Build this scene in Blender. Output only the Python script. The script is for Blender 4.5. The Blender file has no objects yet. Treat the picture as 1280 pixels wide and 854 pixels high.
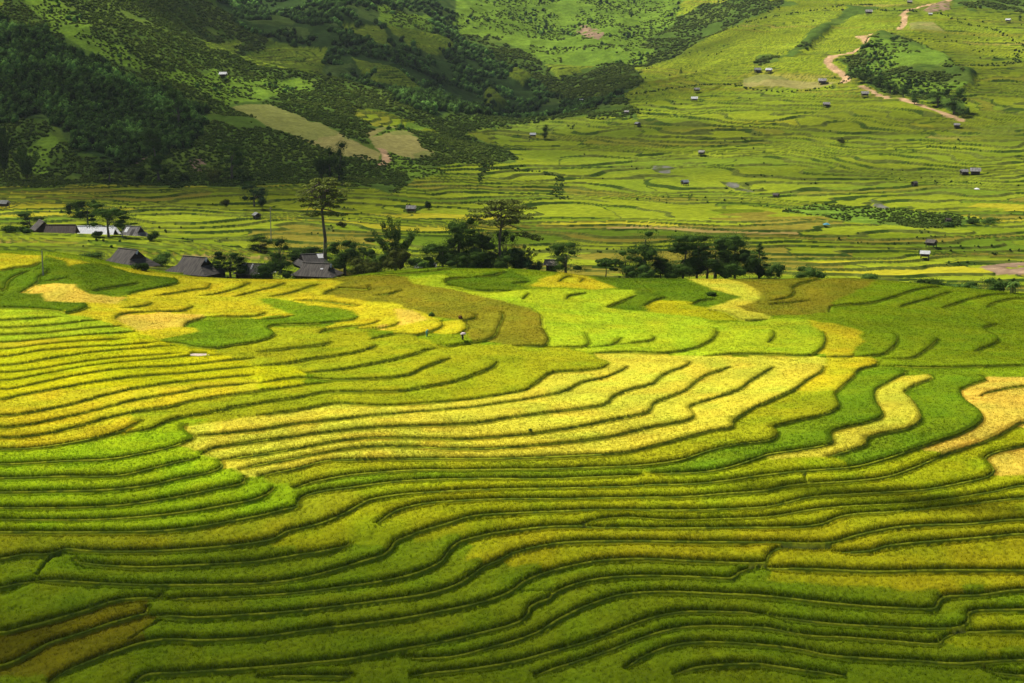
import bpy, math, random
import numpy as np
SC = bpy.context.scene
COL = SC.collection
rng = np.random.default_rng(7)
# ------------------------------------------------------------------ traced field pattern of the near hillside
# points are read off a survey sheet split into tiles "column row:"; they are laid on the ground by survey() below
EDGES = """
02:650,780 720,725 880,712 1080,698 1280,686|12:0,683 200,668 460,640 720,590 900,560 1100,515 1280,470|22:0,465 60,440 88,405 92,380 140,352 190,335 215,308 280,275 400,240 560,222 800,220 1000,226 1100,228 1140,195 1190,172 1240,162|32:0,170 100,182 300,190 540,200 800,196 1280,195
02:240,760 300,716 480,640 650,578 710,560 830,542 1000,547 1280,532|12:0,530 300,490 700,440 900,405 1150,350 1280,300|22:0,297 60,252 140,216 280,176 420,147 600,136 900,148 1180,158 1280,152|32:0,132 50,76 200,72 320,72
32:315,85 420,97 520,94 590,72 850,47 1100,22 1280,6
02:738,408 900,426 1000,429 1280,416|12:0,408 300,386 600,350 850,315 1000,270 1090,215 1140,175 1200,150 1280,110|22:0,105 120,76 280,52 560,44 900,50 1280,52|32:0,54 320,54 420,25 540,-4|31:700,692 1000,682 1280,656
02:825,325 1000,327 1280,314|12:0,310 300,290 600,255 800,210 930,150 970,95 1020,50 1100,25 1180,6|21:0,712 170,694 340,692 600,697 900,696 1280,696|31:0,692 200,690 280,676 350,640 430,622 620,612 900,586 1280,546
21:345,690 400,662 560,642 780,656 1000,652 1280,640|31:0,640 200,607 400,588 700,575 950,545 1150,510 1280,486
02:185,238 500,256 800,266 1280,262|12:0,256 200,236 400,190 560,140 640,116 685,76 700,50 780,15|11:820,718 950,680 1080,640 1280,624|21:0,622 250,612 500,606 800,612 1100,606 1280,592|31:0,595 100,570 200,545 400,530 600,520 800,505 1000,465 1110,435 1132,405 1112,370 1088,350 1130,320 1200,300 1280,286
02:365,110 375,135 450,155 600,168 800,172 1000,163 1280,150|12:0,145 200,116 330,97 465,60 472,40
11:600,680 640,650 720,605 840,572 1000,556 1280,548|21:0,548 300,550 600,545 900,540 1060,525 1280,510|31:0,510 100,488 200,478 400,466 600,440 740,392 880,332 1000,292 1100,258 1200,205 1280,166
02:0,138 120,116 240,112 300,96 330,84 400,92 520,98 800,95 1000,82 1280,55|12:0,50 100,30 150,-2|11:300,682 430,632 510,588 560,560 700,532 900,516 1280,498|21:0,497 300,496 600,490 680,484 900,475 1060,460 1280,432|31:0,432 180,413 300,405 450,388 600,346 760,294 950,230 1045,180 1075,135 1050,100 985,50 965,0|30:985,712 1010,698 1060,683 1092,672 1060,645
11:212,560 240,535 330,510 480,492 700,462 1000,446 1280,446|21:0,446 300,446 620,432 660,426
21:690,420 860,423 1060,400 1240,344 1280,332|31:0,326 150,306 318,272 315,230 332,206 500,165 570,136 574,110 540,60 535,10|30:548,712 620,672 680,640 690,615
11:180,500 300,465 480,430 640,416 800,406 1000,406 1280,404|21:0,401 300,399 640,386 850,353 1000,304 1150,273 1280,259|31:0,256 40,240 45,206 22,190 150,155 280,125 354,90 346,50 335,20|30:365,712 390,686 430,650 450,622 540,592 546,572
31:290,342 400,311 490,281 496,250 540,231 700,196 758,160 760,116 720,50 682,12|30:700,712 740,691 800,671 825,655 805,640
31:1060,30 1090,14 1160,0|30:1190,712 1280,704
32:0,415 100,436 300,461 600,479 880,489 970,479 1008,450 1004,412 1030,396 1280,391
12:760,716 900,700 1100,683 1280,659|22:0,657 200,604 400,548 560,484 700,434 850,404 1100,402 1280,406|32:0,412
22:100,718 300,656 480,596 650,531 800,486 1000,468 1280,478|32:0,490 200,516 400,523 600,541 860,556 880,532 950,496 1100,499 1280,500
22:560,690 580,676 680,616 800,571 950,551 1280,570|32:0,570 150,586 300,621 500,636 750,646 950,662 1050,656 1280,646
22:800,718 900,690 1000,673 1240,664 1280,664|32:0,680 200,700 400,716
32:1060,662 1120,692 1280,718
12:0,714 470,712 495,690
12:720,600 800,624 1000,621 1130,590 1280,548|22:0,548 130,500 250,431 400,362 560,313 760,298 1000,306 1280,320|32:0,324 200,346 400,366 600,381 840,386 856,356 880,332 1050,322 1280,292
02:0,284 90,262 185,240
02:0,507 150,472 300,432 450,387 600,337 720,324 800,320 816,285
02:0,672 100,637 250,557 400,512 560,457 700,417 735,402 746,350
01:0,50 100,25 250,0|00:260,718 400,692 600,662 900,637 1150,612 1280,600
01:0,133 300,86 500,36 650,0|00:660,718 900,682 1280,645
01:0,190 400,121 700,46 950,6|00:970,718 1280,686
01:0,243 200,225 400,180 550,135 700,108 850,83 1000,48 1280,12|10:0,728 200,702 390,674
00:0,718 300,662 600,615 900,598 1150,572 1280,560
00:0,672 300,622 600,580 900,552 1120,545
00:0,632 300,596 600,560 930,536
00:0,598 300,553 600,516 880,493
00:0,552 200,521 500,501 800,481
00:0,514 200,492 470,470 640,460
00:0,480 300,456 680,426
00:0,442 300,426 620,398
00:0,408 300,391 510,371
00:0,372 200,361 318,350
00:800,478 900,491 990,511 1080,513 1160,498 1280,481|10:0,478 62,462 95,440 60,410 100,395 250,392 400,380 480,370 515,352
10:320,440 340,422 430,406 560,393 625,370
10:500,406 620,411 690,396 720,378
10:560,470 620,456 700,441 800,446 880,426 935,400 920,375
10:910,490 960,502 1050,486 1150,471 1192,450 1216,400 1236,345 1228,325
10:985,441 1040,426 1056,395 1040,377 1092,362 1100,336
10:0,530 200,509 340,493 385,475
10:0,600 130,591 280,566 450,541 580,511 606,490
10:230,636 400,621 600,586 780,546 850,521 910,508
10:0,692 200,662 400,669 600,666 760,646 860,601 976,558
01:620,204 700,204 760,191 840,160 890,142 1060,110 1160,86 1280,70|11:0,68 100,52 220,35 350,12 560,9 740,6|10:780,718 1000,676 1100,641 1180,606 1210,576
11:0,127 200,105 330,79 420,68 560,78 700,79 900,63 1100,46 1280,18|21:80,0|20:90,712 150,666 210,632 330,628 440,615 485,599 490,584
01:935,216 1000,225 1280,208|11:0,200 200,171 400,151 640,121 900,99 1100,81 1280,56|21:0,57 150,31 270,5|20:350,686 450,661 540,626 582,600
01:1010,331 1050,302 1150,282 1280,264|11:0,260 200,236 400,209 700,183 900,179 1100,166 1280,139|21:0,138 200,113 460,76 510,36 560,10|20:620,712 700,691 760,646 880,596 892,578
01:1110,356 1280,336|11:0,330 200,301 400,263 560,246 800,246 1000,251 1280,233|21:0,230 200,206 500,151 680,111 715,66 800,31 870,2|20:930,672 1000,636 1100,604
01:1190,406 1280,391|11:0,385 200,346 400,309 560,289 800,291 1000,303 1280,293|21:0,290 200,273 450,243 700,186 880,151 912,131 890,82 1000,46 1130,2|20:1200,672 1280,626|30:0,620 32,604
11:0,440 100,421 220,396 350,359 500,353 900,349 1280,348|21:0,345 300,336 560,321 700,286 850,246 1000,206 1100,191 1108,160 1200,96 1280,61|31:0,60 100,16|30:140,716 200,671 270,626 282,598
01:0,378 300,363 560,351 700,326 860,291 930,263 970,240 918,200 930,165
01:0,448 300,441 600,436 760,401 900,366 1004,343
01:0,520 300,516 560,506 750,486 900,451 1050,421 1112,393 1106,352
01:0,600 300,599 600,586 850,551 1050,511 1222,470 1226,436
01:0,655 400,656 700,641 950,616 1150,581 1280,551|11:0,555 60,526 100,486
01:0,718 400,716 800,713 1000,691 1280,641|11:0,640 120,611 206,586 216,556
01:0,302 200,291 400,259 520,231 620,202 660,180 720,150
00:0,122 80,106 150,100 207,75
00:0,220 22,215 40,176 90,141 150,119
00:100,233 150,201 190,176 196,150 240,126 236,108
00:0,247 16,241
00:195,165 240,168 345,153
00:0,306 170,312 300,326 325,336 400,322 440,300 430,286
00:458,224 520,211 620,196 702,182
00:648,246 662,233 740,216 850,196 893,181 882,165
00:768,249 850,239 960,221 1032,213 1055,186
00:1000,249 1100,233 1200,206 1260,186 1252,174
00:1168,251 1280,226|10:0,222 100,201 150,181
10:60,251 150,236 240,211 322,186
10:342,246 352,226 400,213 560,216 563,192
10:582,243 660,241 737,216
10:600,141 700,141 850,126 990,109
10:1080,153 1180,146 1250,126
10:948,187 952,166 1080,156
10:948,190 1100,221 1280,223|20:0,222
20:0,186 90,176
00:600,311 680,306 742,296 766,280
00:580,372 586,351 640,336 760,326 900,326 972,300
00:920,407 936,386 980,371 1032,351
00:1040,351 1280,349|10:0,348 52,330
10:0,363 100,361 192,346
20:52,266 86,234
20:275,271 286,251 376,234
20:470,308 500,296 560,273 618,245
20:660,301 700,276 772,252
20:895,293 950,271 1022,262
20:980,316 1060,331 1160,374 1280,366
20:0,496 150,502 182,476 156,411
20:170,496 362,502 368,430
20:370,502 500,492 552,455
20:540,486 700,471 716,450
20:385,536 550,531 750,536 870,521 980,481 1026,430 1015,406
20:955,551 1100,541 1280,540|30:0,546 200,546 270,511 286,460 280,430
20:230,181 270,156 310,148
20:340,182 362,158
30:0,486 30,451 30,425
30:262,551 420,551 430,540
30:432,551 560,546 632,501 648,466 640,440
30:570,556 700,561 790,521 857,460
30:570,592 750,606 1000,606 1280,600
30:310,298 520,281 700,231 865,201
30:660,306 682,291 800,263 922,226
30:865,309 950,281 1100,246 1212,236
30:1095,306 1122,286 1280,259
30:1030,530 1155,468 1080,412 1150,388
30:0,291 212,268
30:0,276 100,256 130,231 122,206 150,191 272,156
10:0,348 30,345 52,328
10:190,268 330,276 520,300
"""
# soft borders: a bare strip without a step
SEAMS = """
02:185,215 240,125 300,100
02:800,430 720,490 655,545
20:155,410 140,340 100,310
30:310,300 305,330
20:620,175 710,235
22:60,285 190,300
31:180,412 195,470
"""
# crop classes, painted in this order
CROPS = """
YG|11:200,590 240,535 330,510 480,488 700,460 1280,440|21:640,425 700,420 860,420|31:0,325 330,345 600,345 1280,120 1280,700|21:1280,690 0,700|12:700,50 640,80 460,60 330,95|12:0,50 150,0
OY|12:1000,180 1130,40 1280,5|21:0,715 340,692 1280,696|31:300,676 480,640 1280,560|32:1280,200 1280,250 860,300 500,270 0,250|22:1280,150 860,140 560,135 330,160 160,170 0,168
MG|12:1000,180 1040,140 1160,150 1280,168|22:60,170 0,260|12:1100,220
MG|32:0,240 480,275 870,310 850,385 0,320|22:1280,230 1160,230 1280,240
YG|32:1015,400 1280,390 1280,490 1020,490
YG|32:890,530 980,500 1280,505 1280,590 1100,600 920,570
LG|01:0,310 420,270 700,215 780,185 900,140 1030,135 1040,160 950,165 920,190 965,240 880,280 1000,330 1080,335 1110,390 1225,440 1280,462|11:0,460 100,480 250,450 300,450 180,505 212,560 200,590 0,645|01:1280,645 800,714 0,720
OG|01:0,720 800,714 1280,645|11:0,645 200,590 240,540 330,510 490,495 510,560 430,630 300,680 150,715|12:0,48|02:1280,52 800,92 400,90 310,76 240,106 0,135
YL|00:0,420 500,400 680,425 800,470 960,500 1080,515 1130,550 1280,560|10:0,600 200,592 220,640 260,660 200,705 0,730|01:1280,15 1000,45 700,105 620,200 700,205 520,240 400,262 0,310
GY|00:0,490 300,450 700,430 300,470 200,495 0,520
GY|01:0,50 250,0 800,-20 1280,-50 1280,15 1000,45 700,105 640,180 740,200 640,215 420,262 200,290 0,305
LM|00:0,302 170,310 320,335 370,345 500,358 600,378 685,420 560,445 300,455 0,482
OG|01:640,190 700,110 850,85 1000,45 1280,15|11:0,5|10:300,690 390,675 230,640 200,600 0,600|00:1250,590 1150,562 1060,535 1140,505 1280,482|10:60,462 95,440 60,405 320,400 330,440 430,410 560,415 560,470 640,455 800,445 860,470 910,495 1050,490 1280,480|20:0,495 180,490 380,530 385,545 485,590 480,605 330,630 200,635 80,715|11:1280,15 1000,52 700,78 560,76 420,66 200,105 0,125|01:1280,130 1100,160 960,180 1040,140 890,140 760,195
BR|10:0,140 460,138 600,145 740,150 790,190 1000,215 1200,265 1280,290|20:0,298 100,310 140,345 158,400 182,470 150,500 0,496|10:1190,475 1060,480 1060,400 1000,378 870,350 820,325 700,290 520,275 340,245 345,225 440,178 300,155 0,150
MG|10:450,138 600,108 900,88 1280,95|20:0,105 240,130 210,155 100,175 90,210 0,222|10:1280,222 1100,220 960,190 760,150 600,145
LM|10:740,150 950,150 945,188 1100,221 1280,224|20:100,215 380,222 600,218 615,245 480,305 680,330 800,345 950,358 1015,400 1100,378 1280,370|30:0,358 150,365 260,390 285,430 280,500 200,545 0,548|20:1280,545 960,550 700,537 540,535 390,530 180,490 155,410 150,340 100,310 0,295|10:1200,265 1000,215 800,190
DG|10:945,165 1080,155 1250,125|20:0,120 90,175 0,185 90,210 0,222|10:1280,223 1100,221 960,190
GY|20:95,190 130,165 220,150 240,130 350,145 430,175 520,210 400,220 150,205
DG|20:400,150 860,155 880,178 1000,220 1140,250 1100,270 985,300 890,292 760,265 690,290 690,330 500,315 480,305 615,245 600,218 520,210 430,175
OY|20:670,300 750,268 880,280 900,300 985,312 1060,330 1160,372 1000,372 950,357 800,345 690,330
GD|20:855,163 1060,156 1160,185 1245,235 1220,268 1140,305 1160,328 1280,345 1280,366 1160,373 1060,333 985,308 1140,255 1000,220
BR|20:1080,150 1280,140|30:0,138 280,148 560,158 480,212 310,280 305,330 200,345 0,350|20:1280,345 1160,328 1140,305 1220,268 1245,235 1160,185
MG|30:560,155 900,178 1280,212 1280,602 760,606 570,592 540,560 430,550 480,480 470,430 400,400 200,365 0,350 200,345 305,330 305,285 480,212
GY|30:180,372 250,382 390,400 450,420 478,480 420,550 268,547 290,480 280,430
GD|20:390,530 540,537 700,540 960,550 1280,547|30:0,550 262,547 282,600 200,680 130,720|31:0,62|21:1200,95 1105,160 1100,191 850,246 560,321 300,336 0,345|11:1280,348 500,353 350,358 220,395 0,440|01:1240,455 1225,435 1180,406 1110,392 1106,352 1020,330 900,280 968,240 935,210 960,185 1100,160 1280,128|11:0,125 200,104 330,78 420,66 560,77 700,78 900,62 1280,18|21:80,0|20:90,712 150,666 210,632 330,628 440,615 485,599 490,584
GY|30:275,555 530,555 545,582 450,622 430,650 370,700|31:340,20 130,5 60,35|30:200,675 282,600
OG|31:0,64 130,5 340,15 355,90 280,122 22,190 42,240 0,252|21:1280,257 1150,272 1000,303 850,352 640,385 300,398 0,400|11:1280,403 640,415 480,430 300,455 180,495 100,475 0,462 0,445 220,398 350,360 500,354 1280,349|21:0,346 300,337 560,322 700,287 850,247 1000,207 1100,192 1108,161 1200,97 1280,62
FG|30:550,580 690,615 680,650 548,715|31:535,0 540,60 575,110 560,140 330,205 315,230 320,270 150,305 0,325|21:1280,330 1240,342 1050,398 860,421 690,420 640,388 850,354 1000,305 1280,260|31:0,256 45,240 45,206 25,192 150,156 355,92 345,40|30:365,715 430,652 450,622 540,592
GD|30:690,640 800,640 825,655 740,690 695,715|31:682,10 720,50 760,115 750,162 500,240 490,280 280,342 0,346 0,328 150,306 320,272 315,230 332,206 570,137 574,110 540,60 538,0|30:552,714 620,673
FG|30:700,610 1045,612 1060,645 1092,672 985,715|31:965,0 985,50 1075,135 1045,180 760,294 600,346 400,392 330,345 490,281 496,250 700,196 760,160 720,50 684,8|30:705,714 825,656 805,638
MG|30:1050,600 1280,600 1280,664 1090,655
TN|30:1085,655 1280,664|31:1280,170 1200,205 1100,258 880,330 760,296 1045,182 1076,135 1050,98 985,50 965,0|30:987,715 1092,672
TN|31:1092,350 1130,322 1200,302 1280,288 1280,440 1140,425 1132,400 1110,370
OB|02:0,507 150,472 300,432 450,387 600,337 640,330 740,330 730,402 790,425 655,545 480,640 300,716 0,722
DG|00:0,122 150,102 207,75 250,58 335,78 340,100 460,85 540,95 700,140 880,162 892,182 850,196 650,245 460,245 385,215 390,195 200,185 135,232 210,240 225,280 430,285 440,300 330,335 170,312 0,305
GY|00:-40,36 207,50 207,75 150,100 0,122 -40,122
GY|00:230,45 340,62 460,85 340,101 330,75
GY|00:540,95 700,118 900,140 1280,150|10:0,150 300,155 443,180 350,225 345,245 520,275 700,290 820,325 870,352 940,380 1050,380 1056,400 985,440 900,432 800,446 700,440 560,410 430,405 330,430 320,415 430,375 512,352 480,325 420,305 250,295 190,345 0,365|00:1280,350 1030,350 940,400 1000,430 800,470 680,425 500,375 330,340 440,300 430,285 640,275 650,245 850,196 892,182 880,162 700,140
TN|00:135,235 200,185 390,192 382,218 470,245 640,255 600,290 440,285 225,280 212,240
TN|00:590,370 640,340 850,332 1030,345 930,385 940,405 690,425
TN|10:690,310 780,320 860,370 800,380 640,420 560,412 720,380 700,345
MG|10:0,265 100,262 260,290 190,345 60,290
FG|00:940,395 1040,365 1280,362|10:0,365 190,347 250,296 420,305 512,352 300,388 60,402 95,440 0,478|00:1280,480 1080,512 900,493 800,473 1000,430
"""
# survey of the ground: sheet column -> (distance, sheet row); rows beyond the near crest
VALLEY = {
 -200:[(392,322),(410,312),(430,300),(455,284),(490,284),(545,262),(600,244),(660,226),(700,170),(760,75),(820,0),(960,-80),(1300,-150),(2700,-220)],
 0:[(392,322),(410,316),(432,303),(458,290),(490,293),(545,264),(600,246),(660,228),(700,180),(745,120),(820,35),(950,-40),(1300,-120),(2700,-200)],
 160:[(392,330),(410,324),(432,309),(460,295),(492,297),(545,266),(600,246),(660,228),(700,182),(745,138),(800,82),(880,30),(1050,-30),(1400,-100),(2700,-200)],
 320:[(392,350),(410,346),(440,318),(490,300),(545,270),(600,248),(665,224),(710,192),(760,160),(815,134),(880,108),(980,72),(1080,74),(1250,46),(1500,-4),(1900,-60),(2700,-150)],
 480:[(392,343),(410,344),(440,326),(500,298),(590,262),(640,236),(690,212),(725,190),(780,158),(830,150),(950,118),(1080,92),(1300,36),(1550,-10),(1900,-60),(2700,-150)],
 640:[(392,340),(410,342),(440,330),(510,300),(610,262),(700,222),(780,200),(860,178),(960,158),(1080,140),(1250,108),(1500,50),(1800,0),(2100,-50),(2700,-120)],
 800:[(392,350),(410,350),(450,328),(540,290),(640,250),(760,205),(860,172),(960,142),(1080,116),(1200,100),(1300,100),(1500,66),(1750,26),(2000,-10),(2700,-90)],
 960:[(392,350),(410,348),(460,324),(560,282),(690,230),(790,190),(900,150),(1000,118),(1100,88),(1250,52),(1500,10),(1800,-40),(2700,-110)],
 1120:[(392,353),(410,352),(480,320),(570,280),(690,230),(800,180),(900,140),(1000,100),(1100,70),(1220,40),(1400,4),(1700,-40),(2700,-110)],
 1280:[(392,366),(410,358),(470,330),(560,288),(670,232),(780,182),(880,142),(1000,98),(1120,60),(1280,22),(1450,-10),(1700,-45),(2700,-110)],
 1480:[(392,372),(410,360),(470,332),(560,290),(670,236),(780,186),(880,140),(1000,90),(1120,50),(1280,10),(1450,-20),(1700,-55),(2700,-120)],
}
CREST = [(-200,321),(0,321),(90,323),(130,334),(180,342),(250,349),(330,351),(410,351),(460,344),(560,338),(640,338),(700,343),(770,350),(960,351),(1060,350),(1120,354),(1200,361),(1280,368),(1480,374)]
NEARP = [(120,1560),(150,1243),(172,1018),(194,854),(205,778),(216,709),(228,640),(238,592),(260,529),(300,443),(340,381),(378,336)]
# land cover of the valley and the hills, painted in this order (names: fo wood, sc scrub, gr grass, br bare, tan, te terraces)
COVER = """
sc|0,-60 830,-60 840,75 760,95 800,150 640,158 540,175 620,205 560,205 480,235 440,230 0,232
fo|190,-60 560,-60 575,40 640,75 700,110 800,105 760,135 650,145 600,150 520,140 470,110 400,80 300,40
gr|560,-60 860,-60 840,80 760,85 690,75 620,40 570,30
te|250,45 305,48 292,66 258,62
te|290,66 345,56 410,62 398,92 330,84
te|480,30 560,42 550,66 510,52
te|520,40 570,45 560,58
gr|470,14 530,18 552,36 520,34 480,34
te|640,76 665,90 655,98 632,88
te|605,104 640,120 610,122
te|680,74 745,82 765,92 700,92
te|420,30 480,34 490,55 430,48
te|440,70 500,80 530,108 470,95
gr|0,-60 20,0 100,55 170,80 235,100 320,128 400,112 390,104 300,96 240,60 160,0 100,-60
sc|60,-10 160,0 250,62 330,92 380,104 300,100 200,80 120,40
gr|20,0 50,-5 120,48 190,86 150,78 80,48
fo|-60,20 30,38 90,62 165,98 205,112 245,132 262,152 245,178 205,192 150,205 100,196 60,212 -60,225
sc|0,150 60,150 95,190 150,205 240,180 262,155 300,170 420,190 440,215 300,226 0,230
gr|190,87 236,88 322,128 280,132 245,112
tan|285,134 335,132 395,155 445,178 474,192 474,200 430,196 372,176 325,156
te|440,133 520,150 555,165 500,168 440,150
tan|456,164 490,158 522,172 560,196 490,199 470,186
gr|460,172 520,150 560,166 530,160
gr|30,188 60,168 75,180 60,215 40,215
sc|360,200 440,195 470,205 530,212 520,225 490,240 440,225 400,222
gr|478,188 500,196 555,215 520,222 490,210
sc|560,165 620,182 645,204 560,205 520,172
gr|975,264 1020,252 1080,260 1180,266 1250,278 1150,283 1040,273
sc|1110,274 1180,272 1245,279 1150,284 1100,279
gr|1070,60 1105,38 1180,66 1195,82 1215,100 1180,110 1205,128 1205,146 1150,126 1090,100 1060,88
sc|1058,84 1090,90 1140,108 1205,130 1205,146 1150,127 1088,103
sc|1092,38 1130,45 1152,64 1120,58 1096,50
sc|1125,80 1180,82 1172,91 1122,88
sc|1044,74 1075,62 1098,78 1070,84
sc|950,62 985,58 1060,8 1100,8 1060,20 1000,58 960,82 945,84
sc|700,90 760,80 800,95 860,60 900,40 870,30 820,60 800,100 760,125
sc|800,60 870,10 940,0 1000,0 900,40 850,70
sc|1190,-10 1290,-10 1290,14 1190,12
sc|1100,80 1220,90 1215,102 1120,96
br|156,196 166,189 182,192 181,203 164,206
br|234,200 250,198 262,210 242,213
br|1154,14 1186,-2 1186,14 1160,18
br|720,34 732,32 755,48 750,58 735,54
tan|1135,26 1165,24 1180,36 1140,36
tan|930,100 960,93 1050,96 1025,105 930,108
br|1222,333 1240,330 1290,329 1290,343 1246,341
st|905,225 918,226 948,238 930,239
st|1086,250 1098,251 1114,262 1104,264
st|812,206 840,209 832,216 818,213
"""
ROADS = [([(1195,-8),(1180,0),(1150,9),(1134,14),(1128,20)],3.4),([(1131,20),(1130,27),(1124,33)],3.4),([(1105,37),(1084,42),(1074,42),(1083,46),(1083,52),(1070,62),(1052,68),(1035,77),(1048,84),(1057,90),(1056,100)],4.4),
 ([(1077,105),(1090,110),(1100,117),(1112,121)],3.0),([(1124,121),(1138,127),(1150,132),(1176,141),(1202,149)],3.0),([(476,185),(482,193),(483,201),(474,207),(470,211)],2.6)]
random.seed(7)

# ------------------------------------------------------------------ survey geometry (camera station at the origin)
FPX, CU, CV = 2133.0, 640.0, 427.0
PITCH = math.atan((427.0 - 20.0) / FPX)
CP, SP = math.cos(PITCH), math.sin(PITCH)
def slope_of(v):                       # z / Y of a sheet row
    v = np.asarray(v, float)
    return -np.tan(PITCH + np.arctan((v - CV) / FPX))
def sxy(u, v):                         # X / Y of a sheet point
    return (np.asarray(u, float) - CU) / (FPX * CP - (np.asarray(v, float) - CV) * SP)
def sheet(X, Y, Z):                    # world -> survey sheet
    d = Y * CP - Z * SP
    return CU + FPX * X / d, CV - FPX * (Y * SP + Z * CP) / d

# ------------------------------------------------------------------ numpy helpers
def pchip(x, y, q):
    x = np.asarray(x, float); y = np.asarray(y, float); q = np.clip(q, x[0], x[-1])
    h = np.diff(x); d = np.diff(y) / h
    m = np.zeros_like(y)
    m[0], m[-1] = d[0], d[-1]
    w1 = 2 * h[1:] + h[:-1]; w2 = h[1:] + 2 * h[:-1]
    with np.errstate(divide='ignore', invalid='ignore'):
        mm = (w1 + w2) / (w1 / d[:-1] + w2 / d[1:])
    m[1:-1] = np.where(d[:-1] * d[1:] > 0, mm, 0.0)
    i = np.clip(np.searchsorted(x, q, side='right') - 1, 0, len(x) - 2)
    t = (q - x[i]) / h[i]
    return ((2*t**3 - 3*t**2 + 1) * y[i] + (t**3 - 2*t**2 + t) * h[i] * m[i] + (-2*t**3 + 3*t**2) * y[i+1] + (t**3 - t**2) * h[i] * m[i+1])
def _h(ix, iy, seed):
    n = (ix.astype(np.int64) * 374761393 + iy.astype(np.int64) * 668265263 + seed * 1442695041) & 0xFFFFFFFF
    n = ((n ^ (n >> 13)) * 1274126177) & 0xFFFFFFFF
    n = n ^ (n >> 16)
    n = (n * 2246822519) & 0xFFFFFFFF
    return ((n ^ (n >> 15)) & 0xFFFFFF) / float(0xFFFFFF)
def vnoise(x, y, seed=0):
    x = np.asarray(x, float); y = np.asarray(y, float)
    ix = np.floor(x); iy = np.floor(y); fx = x - ix; fy = y - iy
    fx = fx*fx*fx*(fx*(fx*6-15)+10); fy = fy*fy*fy*(fy*(fy*6-15)+10)
    a = _h(ix, iy, seed); b = _h(ix+1, iy, seed); c = _h(ix, iy+1, seed); d = _h(ix+1, iy+1, seed)
    return (a + (b-a)*fx + (c-a)*fy + (a-b-c+d)*fx*fy) * 2 - 1
def fbm(x, y, seed=0, octs=4, gain=0.5):
    s = 0; a = 1; n = 0
    for o in range(octs):
        s = s + a * vnoise(x * 2**o + 17.3*o, y * 2**o - 9.1*o, seed + o); n += a; a *= gain
    return s / n
def sstep(a, b, x):
    t = np.clip((x - a) / (b - a), 0, 1); return t*t*(3-2*t)
def gblur(A, k, axis):
    r = int(3*k) + 1; w = np.exp(-0.5*(np.arange(-r, r+1)/k)**2); w /= w.sum()
    P = np.pad(A, [(r, r) if a == axis else (0, 0) for a in range(A.ndim)], mode='edge')
    out = np.zeros_like(A)
    for i, wi in enumerate(w):
        sl = [slice(None)]*A.ndim; sl[axis] = slice(i, i + A.shape[axis]); out += wi * P[tuple(sl)]
    return out
def inpoly(px, py, poly):
    """even-odd test of many points against one polygon"""
    poly = np.asarray(poly, float); x0, y0 = poly[:, 0], poly[:, 1]; x1, y1 = np.roll(x0, -1), np.roll(y0, -1)
    res = np.zeros(px.shape, bool)
    bb = (px >= x0.min()) & (px <= x0.max()) & (py >= y0.min()) & (py <= y0.max())
    qx, qy = px[bb], py[bb]; r = np.zeros(qx.shape, bool)
    for a, b, c, d in zip(x0, y0, x1, y1):
        if b == d: continue
        hit = ((b > qy) != (d > qy)) & (qx < (c - a) * (qy - b) / (d - b) + a)
        r ^= hit
    res[bb] = r
    return res

# ------------------------------------------------------------------ the lie of the land
GU = np.arange(-320, 1601, 20.0)
GY = np.exp(np.linspace(math.log(150), math.log(2700), 620))
def build_land():
    cols = sorted(VALLEY)
    crest = pchip([c[0] for c in CREST], [c[1] for c in CREST], np.array(cols, float))
    tab = []
    ny = [p[0] for p in NEARP]; nv = np.array([p[1] for p in NEARP], float)
    for c, cr in zip(cols, crest):
        ys = list(ny); vs = list(nv)
        ys += [p[0] for p in VALLEY[c]]; vs += [p[1] for p in VALLEY[c]]
        tab.append(pchip(np.log(ys), vs, np.log(GY)))
    tab = np.array(tab)                                   # col, Y
    full = np.array([pchip(cols, tab[:, j], GU) for j in range(len(GY))]).T   # u, Y
    full = gblur(full, 2.0, 0); full = gblur(full, 1.6, 1)
    cu = pchip([c[0] for c in CREST], [c[1] for c in CREST], GU) - 336
    full = full + (gblur(cu[:, None], .8, 0) * (sstep(260, 376, GY)*(1-sstep(380, 400, GY)))[None, :])
    return slope_of(full) * GY[None, :]
LAND = build_land()
def land(X, Y):
    """smooth ground height"""
    X = np.asarray(X, float); Y = np.asarray(Y, float)
    fu = np.clip((X / Y * 2112.0 + CU - GU[0]) / 20.0, 0, len(GU) - 1.001)
    fy = np.clip((np.log(Y) - math.log(150)) / (math.log(2700) - math.log(150)) * (len(GY) - 1), 0, len(GY) - 1.001)
    i = fu.astype(int); j = fy.astype(int); a = fu - i; b = fy - j
    return LAND[i, j]*(1-a)*(1-b) + LAND[i+1, j]*a*(1-b) + LAND[i, j+1]*(1-a)*b + LAND[i+1, j+1]*a*b
def survey(u, v, y0=150.0, y1=384.0, n=700, fn=None):
    """where a sight line through a sheet point meets the ground (nearest first)"""
    u = np.atleast_1d(np.asarray(u, float)); v = np.atleast_1d(np.asarray(v, float))
    fn = fn or land
    Ys = np.exp(np.linspace(math.log(y0), math.log(y1), n))
    s = sxy(u, v)[:, None]; k = slope_of(v)[:, None]
    d = k * Ys[None, :] - fn(s * Ys[None, :], np.broadcast_to(Ys[None, :], (len(u), n)))
    under = d <= 0
    hit = under.any(1); j = np.where(hit, under.argmax(1), np.abs(d).argmin(1)); j0 = np.maximum(j - 1, 0)
    r = np.arange(len(u)); da, db = d[r, j0], d[r, j]
    t = np.where(hit & (j > 0), da / np.where(da - db == 0, 1, da - db), 1.0)
    Y = Ys[j0] + (Ys[j] - Ys[j0]) * t
    return s[:, 0] * Y, Y
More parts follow.
